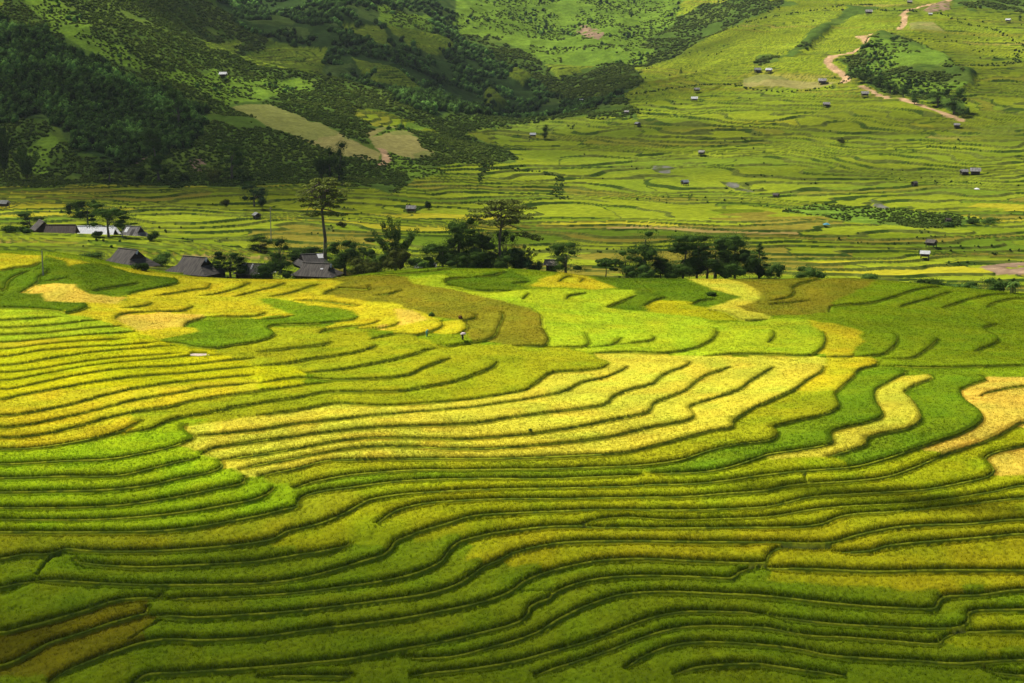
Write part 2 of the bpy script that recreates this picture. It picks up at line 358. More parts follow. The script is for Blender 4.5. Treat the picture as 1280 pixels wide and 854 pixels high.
def parse(line):
    pts = []
    for part in line.split('|'):
        t, body = part.split(':')
        ox, oy = 320 * int(t[0]), (310, 490, 670)[int(t[1])]
        for p in body.split():
            a, b = p.split(','); pts.append((ox + float(a) / 4, oy + float(b) / 4))
    out = [pts[0]]
    for p in pts[1:]:                  # sheet joints: nearly coincident points become one
        q = out[-1]
        if abs(p[0]-q[0]) < 2.5 and abs(p[1]-q[1]) < 4.5 and len(pts) > 3: out[-1] = ((p[0]+q[0])/2, (p[1]+q[1])/2)
        else: out.append(p)
    return np.array(out)
def smooth_line(P, step=1.2):
    P = np.asarray(P, float)
    if len(P) == 2: Q = np.linspace(P[0], P[1], max(2, int(np.hypot(*(P[1]-P[0]))/step) + 1)); return Q
    E = np.vstack([2*P[0]-P[1], P, 2*P[-1]-P[-2]]); out = []
    for i in range(1, len(E) - 2):
        p0, p1, p2, p3 = E[i-1:i+3]
        n = max(2, int(np.hypot(*(p2-p1)) / step) + 1)
        t = np.linspace(0, 1, n, endpoint=False)[:, None]
        # finite-difference tangents scaled by chord keep tight bends from looping
        l0, l1, l2 = (np.hypot(*(p1-p0))+1e-6)**.5, (np.hypot(*(p2-p1))+1e-6)**.5, (np.hypot(*(p3-p2))+1e-6)**.5
        m1 = l1*((p1-p0)/l0 - (p2-p0)/(l0+l1) + (p2-p1)/l1); m2 = l1*((p2-p1)/l1 - (p3-p1)/(l1+l2) + (p3-p2)/l2)
        out.append((2*t**3-3*t**2+1)*p1 + (t**3-2*t**2+t)*m1 + (-2*t**3+3*t**2)*p2 + (t**3-t**2)*m2)
    return np.vstack(out + [P[-1:]])

# ------------------------------------------------------------------ mesh output
def new_mesh(name, V, F, mat=None, parent=None, col=None, smooth=False, attr='tint'):
    """V (n,3), F (m,k) with k = 3 or 4"""
    me = bpy.data.meshes.new(name)
    V = np.ascontiguousarray(V, np.float32); F = np.ascontiguousarray(F, np.int32); m, k = F.shape
    me.vertices.add(len(V)); me.vertices.foreach_set('co', V.ravel())
    me.loops.add(m*k); me.loops.foreach_set('vertex_index', F.ravel())
    me.polygons.add(m); me.polygons.foreach_set('loop_start', np.arange(0, m*k, k, dtype=np.int32))
    if smooth: me.polygons.foreach_set('use_smooth', np.ones(m, bool))
    me.update(calc_edges=True)
    if col is not None:
        C4 = np.ones((len(V), 4), np.float32); C4[:, :3] = col
        a = me.color_attributes.new(attr, 'FLOAT_COLOR', 'POINT'); a.data.foreach_set('color', C4.ravel())
    me.validate()
    o = bpy.data.objects.new(name, me); COL.objects.link(o)
    if mat: me.materials.append(mat)
    if parent: o.parent = parent
    return o
def tag(o, label=None, cat=None, group=None, kind=None):
    if label: o['label'] = label
    if cat: o['category'] = cat
    if group: o['group'] = group
    if kind: o['kind'] = kind
    return o

# ------------------------------------------------------------------ materials
def mat_new(name):
    m = bpy.data.materials.new(name); m.use_nodes = True; nt = m.node_tree; nt.nodes.clear()
    return m, nt, nt.nodes.new('ShaderNodeOutputMaterial')
def N(nt, t, **kw):
    n = nt.nodes.new(t)
    for k, v in kw.items(): setattr(n, k, v)
    return n
def L(nt, a, b): nt.links.new(a, b)
def mat_leafy(name, base=None, trans=0.35, var=0.25, scale=1.5, gloss=0.03):
    """foliage: diffuse + translucent; colour from the tint attribute or a fixed base, broken up by noise"""
    m, nt, out = mat_new(name)
    if base is None:
        c = N(nt, 'ShaderNodeAttribute', attribute_name='tint').outputs['Color']
    else:
        c = N(nt, 'ShaderNodeRGB'); c.outputs[0].default_value = (*base, 1); c = c.outputs[0]
    geo = N(nt, 'ShaderNodeNewGeometry'); nz = N(nt, 'ShaderNodeTexNoise'); nz.inputs['Scale'].default_value = scale; nz.inputs['Detail'].default_value = 4
    L(nt, geo.outputs['Position'], nz.inputs['Vector'])
    mr = N(nt, 'ShaderNodeMapRange'); mr.inputs[1].default_value = .3; mr.inputs[2].default_value = .7; mr.inputs[3].default_value = 1-var; mr.inputs[4].default_value = 1+var
    L(nt, nz.outputs['Fac'], mr.inputs[0])
    mul = N(nt, 'ShaderNodeVectorMath', operation='SCALE'); L(nt, c, mul.inputs[0]); L(nt, mr.outputs[0], mul.inputs['Scale'])
    d = N(nt, 'ShaderNodeBsdfDiffuse'); L(nt, mul.outputs[0], d.inputs['Color'])
    t = N(nt, 'ShaderNodeBsdfTranslucent'); L(nt, mul.outputs[0], t.inputs['Color'])
    mx = N(nt, 'ShaderNodeMixShader'); mx.inputs[0].default_value = trans
    L(nt, d.outputs[0], mx.inputs[1]); L(nt, t.outputs[0], mx.inputs[2])
    g = N(nt, 'ShaderNodeBsdfGlossy'); g.inputs['Roughness'].default_value = .5
    m2 = N(nt, 'ShaderNodeMixShader'); m2.inputs[0].default_value = gloss
    L(nt, mx.outputs[0], m2.inputs[1]); L(nt, g.outputs[0], m2.inputs[2]); L(nt, m2.outputs[0], out.inputs[0])
    return m
def mat_rough(name, c1, c2=None, scale=3.0, rough=.85, bump=0.3, stretch=(1,1,1), spec=.2, detail=5):
    m, nt, out = mat_new(name); c2 = c2 or tuple(x*.6 for x in c1)
    tc = N(nt, 'ShaderNodeTexCoord'); mp = N(nt, 'ShaderNodeMapping'); mp.inputs['Scale'].default_value = stretch
    L(nt, tc.outputs['Object'], mp.inputs[0])
    nz = N(nt, 'ShaderNodeTexNoise'); nz.inputs['Scale'].default_value = scale; nz.inputs['Detail'].default_value = detail; L(nt, mp.outputs[0], nz.inputs['Vector'])
    rp = N(nt, 'ShaderNodeValToRGB'); rp.color_ramp.elements[0].position = .32; rp.color_ramp.elements[1].position = .68
    rp.color_ramp.elements[0].color = (*c2, 1); rp.color_ramp.elements[1].color = (*c1, 1); L(nt, nz.outputs['Fac'], rp.inputs[0])
    p = N(nt, 'ShaderNodeBsdfPrincipled'); p.inputs['Roughness'].default_value = rough; p.inputs['Specular IOR Level'].default_value = spec
    L(nt, rp.outputs[0], p.inputs['Base Color'])
    if bump:
        b = N(nt, 'ShaderNodeBump'); b.inputs['Strength'].default_value = bump; b.inputs['Distance'].default_value = .05
        L(nt, nz.outputs['Fac'], b.inputs['Height']); L(nt, b.outputs[0], p.inputs['Normal'])
    L(nt, p.outputs[0], out.inputs[0])
    return m
# ------------------------------------------------------------------ near hillside: stepped ground and its rice
CELL = 0.2
X0, X1, NY0, NY1 = -178.0, 178.0, 172.0, 392.0
NX, NYn = int((X1-X0)/CELL), int((NY1-NY0)/CELL)
gx = X0 + CELL*np.arange(NX); gy = NY0 + CELL*np.arange(NYn)
GX, GYY = np.meshgrid(gx, gy)                                # rows = Y
F1 = np.zeros((NYn, NX), np.float32); F2 = np.zeros_like(F1)   # step weight seen from the upper / lower side
G1 = np.zeros((2, NYn, NX), np.float32); G2 = np.zeros_like(G1)          # unit vectors away from the nearest bank
D1 = np.full_like(F1, 99.0); D2 = np.full_like(F1, 99.0); DS = np.full_like(F1, 99.0)
REACH = 7.0
RL = (3.6 + 3.4*sstep(236, 285, GYY)).astype(np.float32)
def lay_line(P, seam=False):
    P = np.asarray(P); 
    R = 1.5 if seam else REACH
    i0 = max(0, int((P[:,0].min()-R-X0)/CELL)); i1 = min(NX, int((P[:,0].max()+R-X0)/CELL)+2)
    j0 = max(0, int((P[:,1].min()-R-NY0)/CELL)); j1 = min(NYn, int((P[:,1].max()+R-NY0)/CELL)+2)
    if i1 <= i0 or j1 <= j0: return
    sh = (j1-j0, i1-i0)
    dm = np.full(sh, 99.0, np.float32); sg = np.zeros(sh, np.float32); cr = np.zeros(sh, np.float32); fd = np.zeros(sh, np.float32)
    vx = np.zeros(sh, np.float32); vy = np.zeros(sh, np.float32)
    seg = np.diff(P, axis=0); ln = np.hypot(seg[:,0], seg[:,1]) + 1e-9; acc = np.concatenate([[0], np.cumsum(ln)]); tot = acc[-1]
    for k in range(len(seg)):
        a, b = P[k], P[k+1]
        x0 = max(i0, int((min(a[0], b[0])-R-X0)/CELL)); x1 = min(i1, int((max(a[0], b[0])+R-X0)/CELL)+2)
        y0 = max(j0, int((min(a[1], b[1])-R-NY0)/CELL)); y1 = min(j1, int((max(a[1], b[1])+R-NY0)/CELL)+2)
        if x1 <= x0 or y1 <= y0: continue
        rx = gx[None, x0:x1]-a[0]; ry = gy[y0:y1, None]-a[1]
        ux, uy = seg[k]/ln[k]
        t = np.clip(rx*ux+ry*uy, 0, ln[k]); ex = rx-t*ux; ey = ry-t*uy
        d = np.sqrt(ex*ex+ey*ey); c = ux*ry-uy*rx                        # c > 0: left of the line = upper side
        cn = np.abs(c)/(d+1e-6)
        s = (slice(y0-j0, y1-j0), slice(x0-i0, x1-i0))
        better = (d < dm[s]-1e-4) | ((d < dm[s]+1e-4) & (cn > cr[s]))
        dm[s] = np.where(better, d, dm[s]); sg[s] = np.where(better, np.where(c >= 0, 1.0, -1.0), sg[s]); cr[s] = np.where(better, cn, cr[s])
        al = acc[k]+t; sgc = np.where(c >= 0, 1.0, -1.0); tiny = d < .04; dd = d+1e-6
        vx[s] = np.where(better, np.where(tiny, -uy*sgc, ex/dd), vx[s]); vy[s] = np.where(better, np.where(tiny, ux*sgc, ey/dd), vy[s])
        fd[s] = np.where(better, np.clip(np.minimum(al, tot-al)/3.0, 0.0, 1), fd[s])
    s = (slice(j0, j1), slice(i0, i1))
    if seam:
        DS[s] = np.minimum(DS[s], dm); return
    w = np.clip(1-dm/RL[s], 0, 1)*np.where(fd > 0, .25+.75*fd, 0)
    up = sg > 0
    F1[s] = np.maximum(F1[s], np.where(up, w, 0)); F2[s] = np.maximum(F2[s], np.where(~up, w, 0))
    ok = fd > 0.02
    b1 = up & ok & (dm < D1[s]); b2 = ~up & ok & (dm < D2[s])
    for q, v_ in ((0, vx), (1, vy)): G1[q][s] = np.where(b1, v_, G1[q][s]); G2[q][s] = np.where(b2, v_, G2[q][s])
    D1[s] = np.where(b1, dm, D1[s]); D2[s] = np.where(b2, dm, D2[s])
def world_line(line):
    p = parse(line)
    # the hillside goes on past the surveyed sheet: banks that reach its rim run on beyond it
    if p[-1, 0] > 1274: q = p[(p[:, 0] > 1020) & (p[:, 0] < 1272)][::-1]; p = np.vstack([p, np.stack([2*1280-q[:, 0], q[:, 1]], 1)])
    if p[0, 0] < 6: q = p[(p[:, 0] < 260) & (p[:, 0] > 8)][::-1]; p = np.vstack([np.stack([-q[:, 0], q[:, 1]], 1), p])
    X, Y = survey(p[:, 0], p[:, 1]); return np.stack([X, Y], 1)
for line in EDGES.strip().splitlines():
    lay_line(smooth_line(world_line(line)))
for line in SEAMS.strip().splitlines():
    lay_line(smooth_line(world_line(line)), seam=True)
# wobble the class borders a little
wx = GX + .35*vnoise(GX/1.7, GYY/1.7, 5) + .5*vnoise(GX/5, GYY/5, 6); wy = GYY + .6*vnoise(GX/2.1, GYY/2.1, 8)
_, rim_v = sheet(wx, wy, land(GX, GYY)); rim = 640.0/(FPX*CP-(rim_v-CV)*SP)*wy
wx = np.where(np.abs(wx) > rim-.3, np.sign(wx)*(2*rim-.6-np.abs(wx)), wx)
CLS = ['M', 'YG', 'OY', 'MG', 'LG', 'OG', 'YL', 'GY', 'LM', 'BR', 'DG', 'GD', 'TN', 'FG', 'OB']
RICE = {'M': (.168,.232,.006), 'YG': (.262,.295,.006), 'OY': (.315,.310,.007), 'MG': (.160,.225,.006), 'LG': (.235,.330,.006), 'OG': (.258,.280,.008),
        'YL': (.370,.375,.006), 'GY': (.410,.362,.012), 'LM': (.300,.370,.012), 'BR': (.185,.172,.010), 'DG': (.090,.145,.005), 'GD': (.465,.428,.032),
        'TN': (.520,.390,.045), 'FG': (.130,.205,.006), 'OB': (.175,.165,.006)}
cls = np.zeros((NYn, NX), np.int8)
for line in CROPS.strip().splitlines():
    c, body = line.split('|', 1)
    p = parse(body); X, Y = survey(p[:, 0], p[:, 1])
    poly = np.stack([X, Y], 1)
    cls[inpoly(wx, wy, poly)] = CLS.index(c)
def snap(D, reach, G):
    # a plot's crop runs right up to its bank: near a bank take the crop found a stride away from it
    gxd, gyd = G; ln = np.hypot(gxd, gyd)+1e-6; m = D < reach
    off = np.where(m, reach+.35-D, 0)/CELL
    jj, ii = np.nonzero(m); oi = np.clip(np.rint(ii+gxd[m]/ln[m]*off[m]), 0, NX-1).astype(int); oj = np.clip(np.rint(jj+gyd[m]/ln[m]*off[m]), 0, NYn-1).astype(int)
    r = cls.copy(); r[m] = cls[oj, oi]; return r
near_up = D1 < D2
cu_, cd_ = snap(D1, 1.3, G1), snap(D2, 1.1, G2)
cls = np.where(near_up, cu_, cd_)
# rows of vertices follow the banks, so a bank is one clean edge whatever its direction
uD = np.where(near_up, D1, D2); ux_ = np.where(near_up, G1[0], G2[0]); uy_ = np.where(near_up, G1[1], G2[1])
tS = np.rint(np.where(near_up, uD, -uD)/CELL)*CELL; mv = (uD < 1.1)
flip = mv & ~near_up & (tS > -.5*CELL)                            # vertices that end on the bank itself belong to the upper plot
GX = GX + np.where(mv, (np.abs(tS)-uD)*ux_, 0); GYY = GYY + np.where(mv, (np.abs(tS)-uD)*uy_, 0)
D1 = np.where(mv & near_up, tS, D1); D2 = np.where(mv & ~near_up, -tS, D2)
fj, fi_ = np.nonzero(flip); oi = np.clip(np.rint(fi_-ux_[flip]*.34/CELL), 0, NX-1).astype(int); oj = np.clip(np.rint(fj-uy_[flip]*.34/CELL), 0, NYn-1).astype(int)
good = near_up[oj, oi]; fj, fi_, oj, oi = fj[good], fi_[good], oj[good], oi[good]
F1[fj, fi_] = F1[oj, oi]; F2[fj, fi_] = F2[oj, oi]; D2[fj, fi_] = D2[oj, oi]; cls[fj, fi_] = cls[oj, oi]; D1[fj, fi_] = 0.0
STEP = 0.47 - .13*sstep(208, 252, GYY) - .03*sstep(300, 345, GYY)
base = land(GX, GYY) + .10*fbm(GX/14, GYY/14, 3, 2)
relief = STEP*(F1-F2)
bund = np.where(GYY < 246+6*vnoise(GX/9, GYY/9, 12), .5, .3)
mudp = [parse('00:'+' '.join(['925,538 960,530 1030,532 1050,545 1000,552 940,550']))]; mx_, my_ = survey(mudp[0][:, 0], mudp[0][:, 1])
mud = inpoly(wx, wy, np.stack([mx_, my_], 1))
bare = mud | (D1 < bund) | (D2 < .03) | (DS < .28) | (GYY > 388)
ridge = np.where(GYY < 252, .17, .07)*np.exp(-((D1-.2)/.22)**2)
ground = base + relief + ridge
canopy_h = (.62-.17*sstep(212, 262, GYY))*(1-.10*(1-sstep(.15, .75, D2)))*(1-.16*(1-sstep(.5, 1.0, D1)))*(1 + (.16-.08*sstep(240, 290, GYY))*vnoise(GX/.42, GYY/.42, 21) + .12*vnoise(GX/2.6, GYY/2.6, 22))
inside = np.abs(GX) < .425*GYY + 8
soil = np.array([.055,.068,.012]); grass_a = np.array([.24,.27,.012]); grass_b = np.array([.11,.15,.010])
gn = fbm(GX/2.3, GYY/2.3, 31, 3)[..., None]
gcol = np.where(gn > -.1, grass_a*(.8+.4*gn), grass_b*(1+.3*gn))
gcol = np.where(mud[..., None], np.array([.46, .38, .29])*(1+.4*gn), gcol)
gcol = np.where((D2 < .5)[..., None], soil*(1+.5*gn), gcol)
def grid_mesh(name, Z, keep, colr, mat, z_extra=None):
    """faces of the cell grid where keep (cells) is set"""
    ids = np.full(Z.shape, -1, np.int64)
    jj, ii = np.nonzero(keep)
    used = np.zeros(Z.shape, bool)
    for a, b in ((0, 0), (0, 1), (1, 0), (1, 1)): used[jj+a, ii+b] = True
    ids[used] = np.arange(used.sum())
    V = np.stack([GX[used], GYY[used], Z[used]], 1)
    Fq = np.stack([ids[jj, ii], ids[jj, ii+1], ids[jj+1, ii+1], ids[jj+1, ii]], 1)
    return V, Fq, colr[used]
keep_all = inside[:-1, :-1]
MAT_EARTH = mat_leafy('bank_grass_and_earth', None, 0.0, .35, 2.5, 0.0)
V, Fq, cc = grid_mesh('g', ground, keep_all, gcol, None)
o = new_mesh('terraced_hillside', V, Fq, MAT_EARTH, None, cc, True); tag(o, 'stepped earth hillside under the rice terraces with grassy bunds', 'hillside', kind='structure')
KINDS = [('golden_rice', ('GD', 'TN', 'GY'), 'ripe golden yellow rice in the sunlit terraces of the near hillside'),
         ('yellow_green_rice', ('YL', 'YG', 'OY', 'OG'), 'half ripe yellow green rice covering the middle terraces of the near hillside'),
         ('olive_rice', ('BR', 'OB'), 'dull olive brown rice in the upper plots and the lowest corner of the near hillside'),
         ('lime_rice', ('LG', 'LM'), 'fresh lime green rice in the stepped strips and the brightest plots of the near hillside'),
         ('green_rice', ('M', 'MG', 'FG'), 'mid green rice in the lowest rows and winding strips of the near hillside'),
         ('dark_green_rice', ('DG',), 'dark green rice in the plots along the crest of the near hillside')]
MAT_RICE = mat_leafy('rice_leaf', None, .38, .16, 1.1, 0.0)
MAT_STAND = mat_leafy('rice_stand', None, 0.0, .16, 1.1, 0.0)
tint_c = np.array([RICE[c] for c in CLS])
# tone varies from plot patch to plot patch and over the field
patch = .5 + .5*fbm(GX/9, GYY/5, 41, 3)
# crops shade into each other over a stride where no bank parts them
soft = tint_c[cls]; soft = gblur(gblur(soft, 2.0, 0), 2.0, 1); edgew = (sstep(.6, 2.4, np.minimum(D1, D2)))[..., None]
mix_c = tint_c[cls]*(1-.8*edgew)+soft*.8*edgew
rice_col = mix_c*(.78 + .42*patch[..., None])*(1 + .10*vnoise(GX/.7, GYY/.7, 43)[..., None])
rice_col = rice_col*(1 + np.stack([.10*vnoise(GX/4, GYY/4, 44), .02*vnoise(GX/4, GYY/4, 45), 0*GX], -1))
stalk = np.array([.135,.165,.008])*(1+.3*vnoise(GX/.6, GYY/.6, 47)[..., None])
rice_col = np.where(bare[..., None], .35*rice_col+.65*np.minimum(stalk, rice_col*1.2), rice_col)
hgt = np.where(bare, 0.0, canopy_h).astype(np.float32)
ctop = ground + hgt - np.where(bare, .03, 0)
cell_rice = (~bare[:-1, :-1]) | (~bare[1:, :-1]) | (~bare[:-1, 1:]) | (~bare[1:, 1:])
def blades(P, base_h, tip_h, spread, width, colr, n):
    """n single-triangle leaves fanned out at each point P (k,3)"""
    k = len(P); az = rng.uniform(0, 2*np.pi, (k, n)); lean = spread*rng.uniform(.25, 1.0, (k, n))
    h = tip_h[:, None]-.16*rng.uniform(0, 1, (k, n))**1.5; w = width*rng.uniform(.7, 1.3, (k, n))
    dx, dy = np.cos(az), np.sin(az); off = .12*rng.uniform(0, 1, (k, n))
    bx = P[:, None, 0]+dx*off; by = P[:, None, 1]+dy*off; bz = P[:, None, 2] + (base_h[:, None] if np.ndim(base_h) else base_h)
    zz = np.broadcast_to(bz, (k, n))
    v0 = np.stack([bx-dy*w, by+dx*w, zz], -1); v1 = np.stack([bx+dy*w, by-dx*w, zz], -1)
    v2 = np.stack([bx+dx*lean, by+dy*lean, P[:, None, 2]+h], -1)
    V = np.stack([v0, v1, v2], 2).reshape(-1, 3)
    c = colr[:, None, :]*(1+rng.uniform(-.38, .42, (k, n))*(1-.5*sstep(225, 275, P[:, 1]))[:, None])[..., None]; c = np.repeat(c.reshape(-1, 3), 3, 0)
    return V, np.arange(len(V)).reshape(-1, 3), c
# tuft sites, denser close by
nt_ = 640000
ty = NY0 + 4 + (NY1-NY0-6)*rng.uniform(0, 1, nt_*2)**1.15
tx = rng.uniform(-1, 1, nt_*2)*(.352*ty+4)
keep = rng.uniform(0, 1, nt_*2) < np.clip((.352*ty+4)/142, 0, 1); tx, ty = tx[keep][:nt_], ty[keep][:nt_]
ti = ((tx-X0)/CELL).astype(int); tj = ((ty-NY0)/CELL).astype(int)
okk = ~bare[tj, ti] & (D1[tj, ti] > bund[tj, ti]+.08); tx, ty, ti, tj = tx[okk], ty[okk], ti[okk], tj[okk]
# a closer row of stalks stands along every bank
ej, ei = np.nonzero((((D1 > bund) & (D1 < bund+.55)) | (D2 < .5)) & ~bare & (np.abs(GX) < .352*GYY+4) & (GYY > 176) & (GYY < 386))
reps = np.where(GYY[ej, ei] < 262, 4, 2); ej = np.repeat(ej, reps); ei = np.repeat(ei, reps)
ex_ = GX[ej, ei]+rng.uniform(-.11, .11, len(ei)); ey_ = GYY[ej, ei]+rng.uniform(-.11, .11, len(ei))
tx = np.concatenate([tx, ex_]); ty = np.concatenate([ty, ey_]); ti = np.concatenate([ti, ei]); tj = np.concatenate([tj, ej]); nrow = len(ei)
tz = ground[tj, ti]; edge = D1[tj, ti] < bund[tj, ti]+.55
for name, members, label in KINDS:
    idx = [CLS.index(c) for c in members]
    kc = np.isin(cls[:-1, :-1], idx) & cell_rice & keep_all
    V, Fq, cc = grid_mesh(name, ctop, kc, rice_col*.92, None)
    Fq = np.concatenate([Fq[:, [0, 1, 2]], Fq[:, [0, 2, 3]]], 0)
    sel = np.isin(cls[tj, ti], idx)
    P = np.stack([tx[sel], ty[sel], tz[sel]], 1); tc = rice_col[tj[sel], ti[sel]]
    bh = np.where(edge[sel], .02, .36); th = canopy_h[tj[sel], ti[sel]]+.06+rng.uniform(.03, 1, sel.sum())*(.24-.10*sstep(240, 275, ty[sel]))
    bv, bf, bc = blades(P, bh, th, .26, .06, tc, 4)
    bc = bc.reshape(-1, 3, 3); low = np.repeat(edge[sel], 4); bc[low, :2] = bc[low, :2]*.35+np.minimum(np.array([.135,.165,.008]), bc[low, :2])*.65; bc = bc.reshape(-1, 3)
    o = new_mesh(name, np.vstack([V, bv]), np.vstack([Fq, bf+len(V)]), MAT_STAND, None, np.vstack([cc, bc])); o.data.materials.append(MAT_RICE)
    mi = np.zeros(len(o.data.polygons), np.int32); mi[len(Fq):] = 1; o.data.polygons.foreach_set('material_index', mi)
    tag(o, label, 'rice', kind='stuff')
def near_z(X, Y):
    i = np.clip(((np.asarray(X)-X0)/CELL).astype(int), 0, NX-1); j = np.clip(((np.asarray(Y)-NY0)/CELL).astype(int), 0, NYn-1)
    return ground[j, i]
# ------------------------------------------------------------------ valley floor, far terraces and hills: one sheet of ground
NS, NR = 1040, 1150
sv = np.linspace(-.43, .43, NS); yv = np.exp(np.linspace(math.log(384), math.log(2680), NR))
SV, YV = np.meshgrid(sv, yv); XV = SV*YV
ZL = land(XV, YV)
UV_u, UV_v = sheet(XV, YV, ZL)
cov = np.zeros(XV.shape, np.int8)         # 0 terraces
CN = ['te', 'fo', 'sc', 'gr', 'br', 'tan', 'st']
wu = UV_u + 5*vnoise(XV/22, YV/22, 51) + 3*vnoise(XV/7, YV/7, 52); wv = UV_v + 2.5*vnoise(XV/25, YV/25, 53) + 1.5*vnoise(XV/8, YV/8, 54)
sharp = {'te', 'br', 'tan'}
for line in COVER.strip().splitlines():
    k, body = line.split('|')
    poly = np.array([[float(t) for t in p.split(',')] for p in body.split()])
    if k in sharp: m = inpoly(UV_u + .3*(wu-UV_u), UV_v + .3*(wv-UV_v), poly)
    else: m = inpoly(wu, wv, poly)
    if k == 'br': m = inpoly(.5*(wu+UV_u), .5*(wv+UV_v), poly) & (vnoise(XV/4, YV/6, 57) > -.45)
    cov[m & (YV > (420 if k == 'br' else 470))] = CN.index(k)
terr = gblur(gblur((cov == 0).astype(float), 2.0, 0), 2.0, 1)
wild = 1 - terr
ridg = 1 - np.abs(fbm(XV/85 + .3*vnoise(XV/60, YV/60, 61), YV/150, 62, 4))*2
far = sstep(620, 1100, YV)
ZV = ZL + wild*(1.2*fbm(XV/18, YV/18, 63, 3) + far*4.5*(ridg-.5) + 15*sstep(880, 1200, YV)*sstep(.10, .04, SV)*(1-2.2*np.abs(fbm(XV/210, YV/420+3, 59, 3))-.6) + sstep(650, 720, YV)*1.6*(ridg-.5))
ZV += terr*(.8*fbm(XV/95, YV/42, 64, 3) + far*8.0*fbm(XV/150, YV/140, 65, 3))
# terraces: floor heights are quantised, the drop between them is a short bank
zz = ZV + .35*vnoise(XV/30, YV/14, 66)
yf = YV - np.where(YV > 640, (YV-640) - 60*(1-np.exp(-(YV-640)/60)), 0)          # the floor steps away with distance, then only the slope counts
bend = 42*fbm(XV/95, YV/95, 67, 4) + 5*fbm(XV/34, YV/24, 68, 2) + .055*XV
q = zz/1.15 + (yf + bend)/11.0
mound = 1-sstep(-.14, -.09, SV)
q = q + mound*np.minimum(YV-462+14*fbm(XV/40, YV/30, 84, 3), 0)*(1/5.5-1/11.0)
amp = .85 + .45*sstep(620, 900, YV)
lev = np.floor(q); fr = q-lev
skip = sstep(-.75, -.25, fbm(XV/60 + 9.7*_h(lev, lev*0, 69), YV/200, 70, 2))       # some banks run out
tmask = np.maximum(sstep(.4, .75, terr), .4*gblur(gblur((cov == 3).astype(float), 2, 0), 2, 1))
ZV = ZV + tmask*amp*(.35+.65*skip)*(sstep(.84, .97, fr) - fr)
# plots along each terrace
hl = _h(lev, lev*0+3, 71); wlen = (16 + 46*_h(lev, lev*0+5, 72))*(1+1.1*sstep(600, 850, YV)) + .02*YV
pid = np.floor((XV + 7*vnoise(XV/15, YV/15, 73))/wlen + 13*hl)
h1 = .2*_h(lev, pid, 74) + .8*_h(np.floor(lev/3), np.floor(pid/2), 79); h2 = _h(lev, pid, 75)
ripe = fbm(XV/150, YV/110, 76, 3) + .16
ripe = ripe - .9*sstep(820, 900, YV)*sstep(760, 700, UV_u)
def region(poly): return gblur(gblur(inpoly(UV_u, UV_v, np.array(poly, float)).astype(float), 6, 0), 6, 1)
ripe = ripe + .34*region([(820,185),(1290,185),(1290,285),(1010,262),(820,262)]) + .35*region([(430,205),(700,215),(900,200),(870,185),(690,180),(780,240),(560,290),(350,270)])
dull = region([(640,285),(1050,262),(1050,340),(640,345)]) + .8*region([(480,225),(760,228),(900,250),(700,262)]) + .7*region([(930,90),(1060,95),(1000,140),(900,150)]) + .5*region([(330,275),(480,270),(470,310),(330,310)])
cGr = np.array([.122,.165,.008]); cLi = np.array([.160,.195,.010]); cGo = np.array([.265,.245,.014]); cOl = np.array([.170,.150,.018]); cDk = np.array([.078,.122,.008]); cTa = np.array([.270,.200,.055])
sel = h1 + .55*ripe
pal = np.select([(h2 < .10 + .42*dull)[..., None], (h2 > .86)[..., None], (sel > 1.0 + .15*sstep(700, 850, YV))[..., None], (sel > .52)[..., None], (sel > .2)[..., None]],
                [cOl, cDk, cGo, cLi, cGr], cGr*.85)
pal = np.where(((h2 < .025) & (ripe > 0))[..., None], cTa, pal)
calm = (.5*sstep(600, 720, YV))[..., None]; pal = pal*(1-calm) + calm*np.array([.145,.180,.010])*(.85+.3*_h(np.floor(lev/4), lev*0, 87)[..., None])
hillp = (sstep(860, 930, YV)*sstep(.06, .02, SV))[..., None]
pal = pal*(1-.8*hillp) + (np.array([.080,.135,.014])+np.array([.05,.035,.002])*h2[..., None])*.8*hillp
dkp = sstep(.12, .42, fbm(XV/70, YV/75, 86, 4))*sstep(600, 760, YV)
pal = pal*(1-.62*dkp[..., None]) + np.array([.085,.125,.010])*.62*dkp[..., None]
tex = fbm(XV/2.4, YV/1.8, 77, 3)[..., None]
tcol = pal*(1 + .30*tex)*(.88 + .24*h2[..., None])*(1+.20*fbm(XV/40, YV/30, 83, 3)[..., None])*(1+.45*far*fbm(XV/90, YV/130, 85, 3))[..., None]
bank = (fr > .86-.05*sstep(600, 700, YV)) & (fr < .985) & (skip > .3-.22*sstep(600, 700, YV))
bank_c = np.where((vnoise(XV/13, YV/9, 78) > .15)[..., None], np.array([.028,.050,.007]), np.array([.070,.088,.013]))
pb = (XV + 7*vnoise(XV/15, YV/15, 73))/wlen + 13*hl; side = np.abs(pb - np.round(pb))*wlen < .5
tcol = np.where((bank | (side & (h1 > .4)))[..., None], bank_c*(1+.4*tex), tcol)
nA = fbm(XV/30, YV/30, 81, 4)[..., None]; nB = fbm(XV/5, YV/5, 82, 3)[..., None]
ccov = {'fo': np.where(nA > .1, np.array([.050,.080,.016]), np.array([.026,.050,.011]))*(1+.4*nB), 'sc': np.where(nA > .12, np.array([.074,.112,.015]), np.array([.054,.092,.013]))*(1+.35*nB),
        'gr': np.where((nA > 0) ^ (fr[..., None] > .82), np.array([.105,.170,.016]), np.array([.082,.140,.014]))*(1+.35*nB), 'br': np.array([.19,.13,.08])*(1+.6*nB),
        'st': np.where(nB > -.05, np.array([.10,.10,.08]), np.array([.07,.09,.02]))*(1+.7*nB),
        'tan': np.where(nA > .05, np.array([.205,.185,.055]), np.array([.155,.165,.040]))*(1+.22*nB)}
vcol = tcol.copy()
for k, v in ccov.items():
    mk = cov == CN.index(k); vcol[mk] = v[mk]
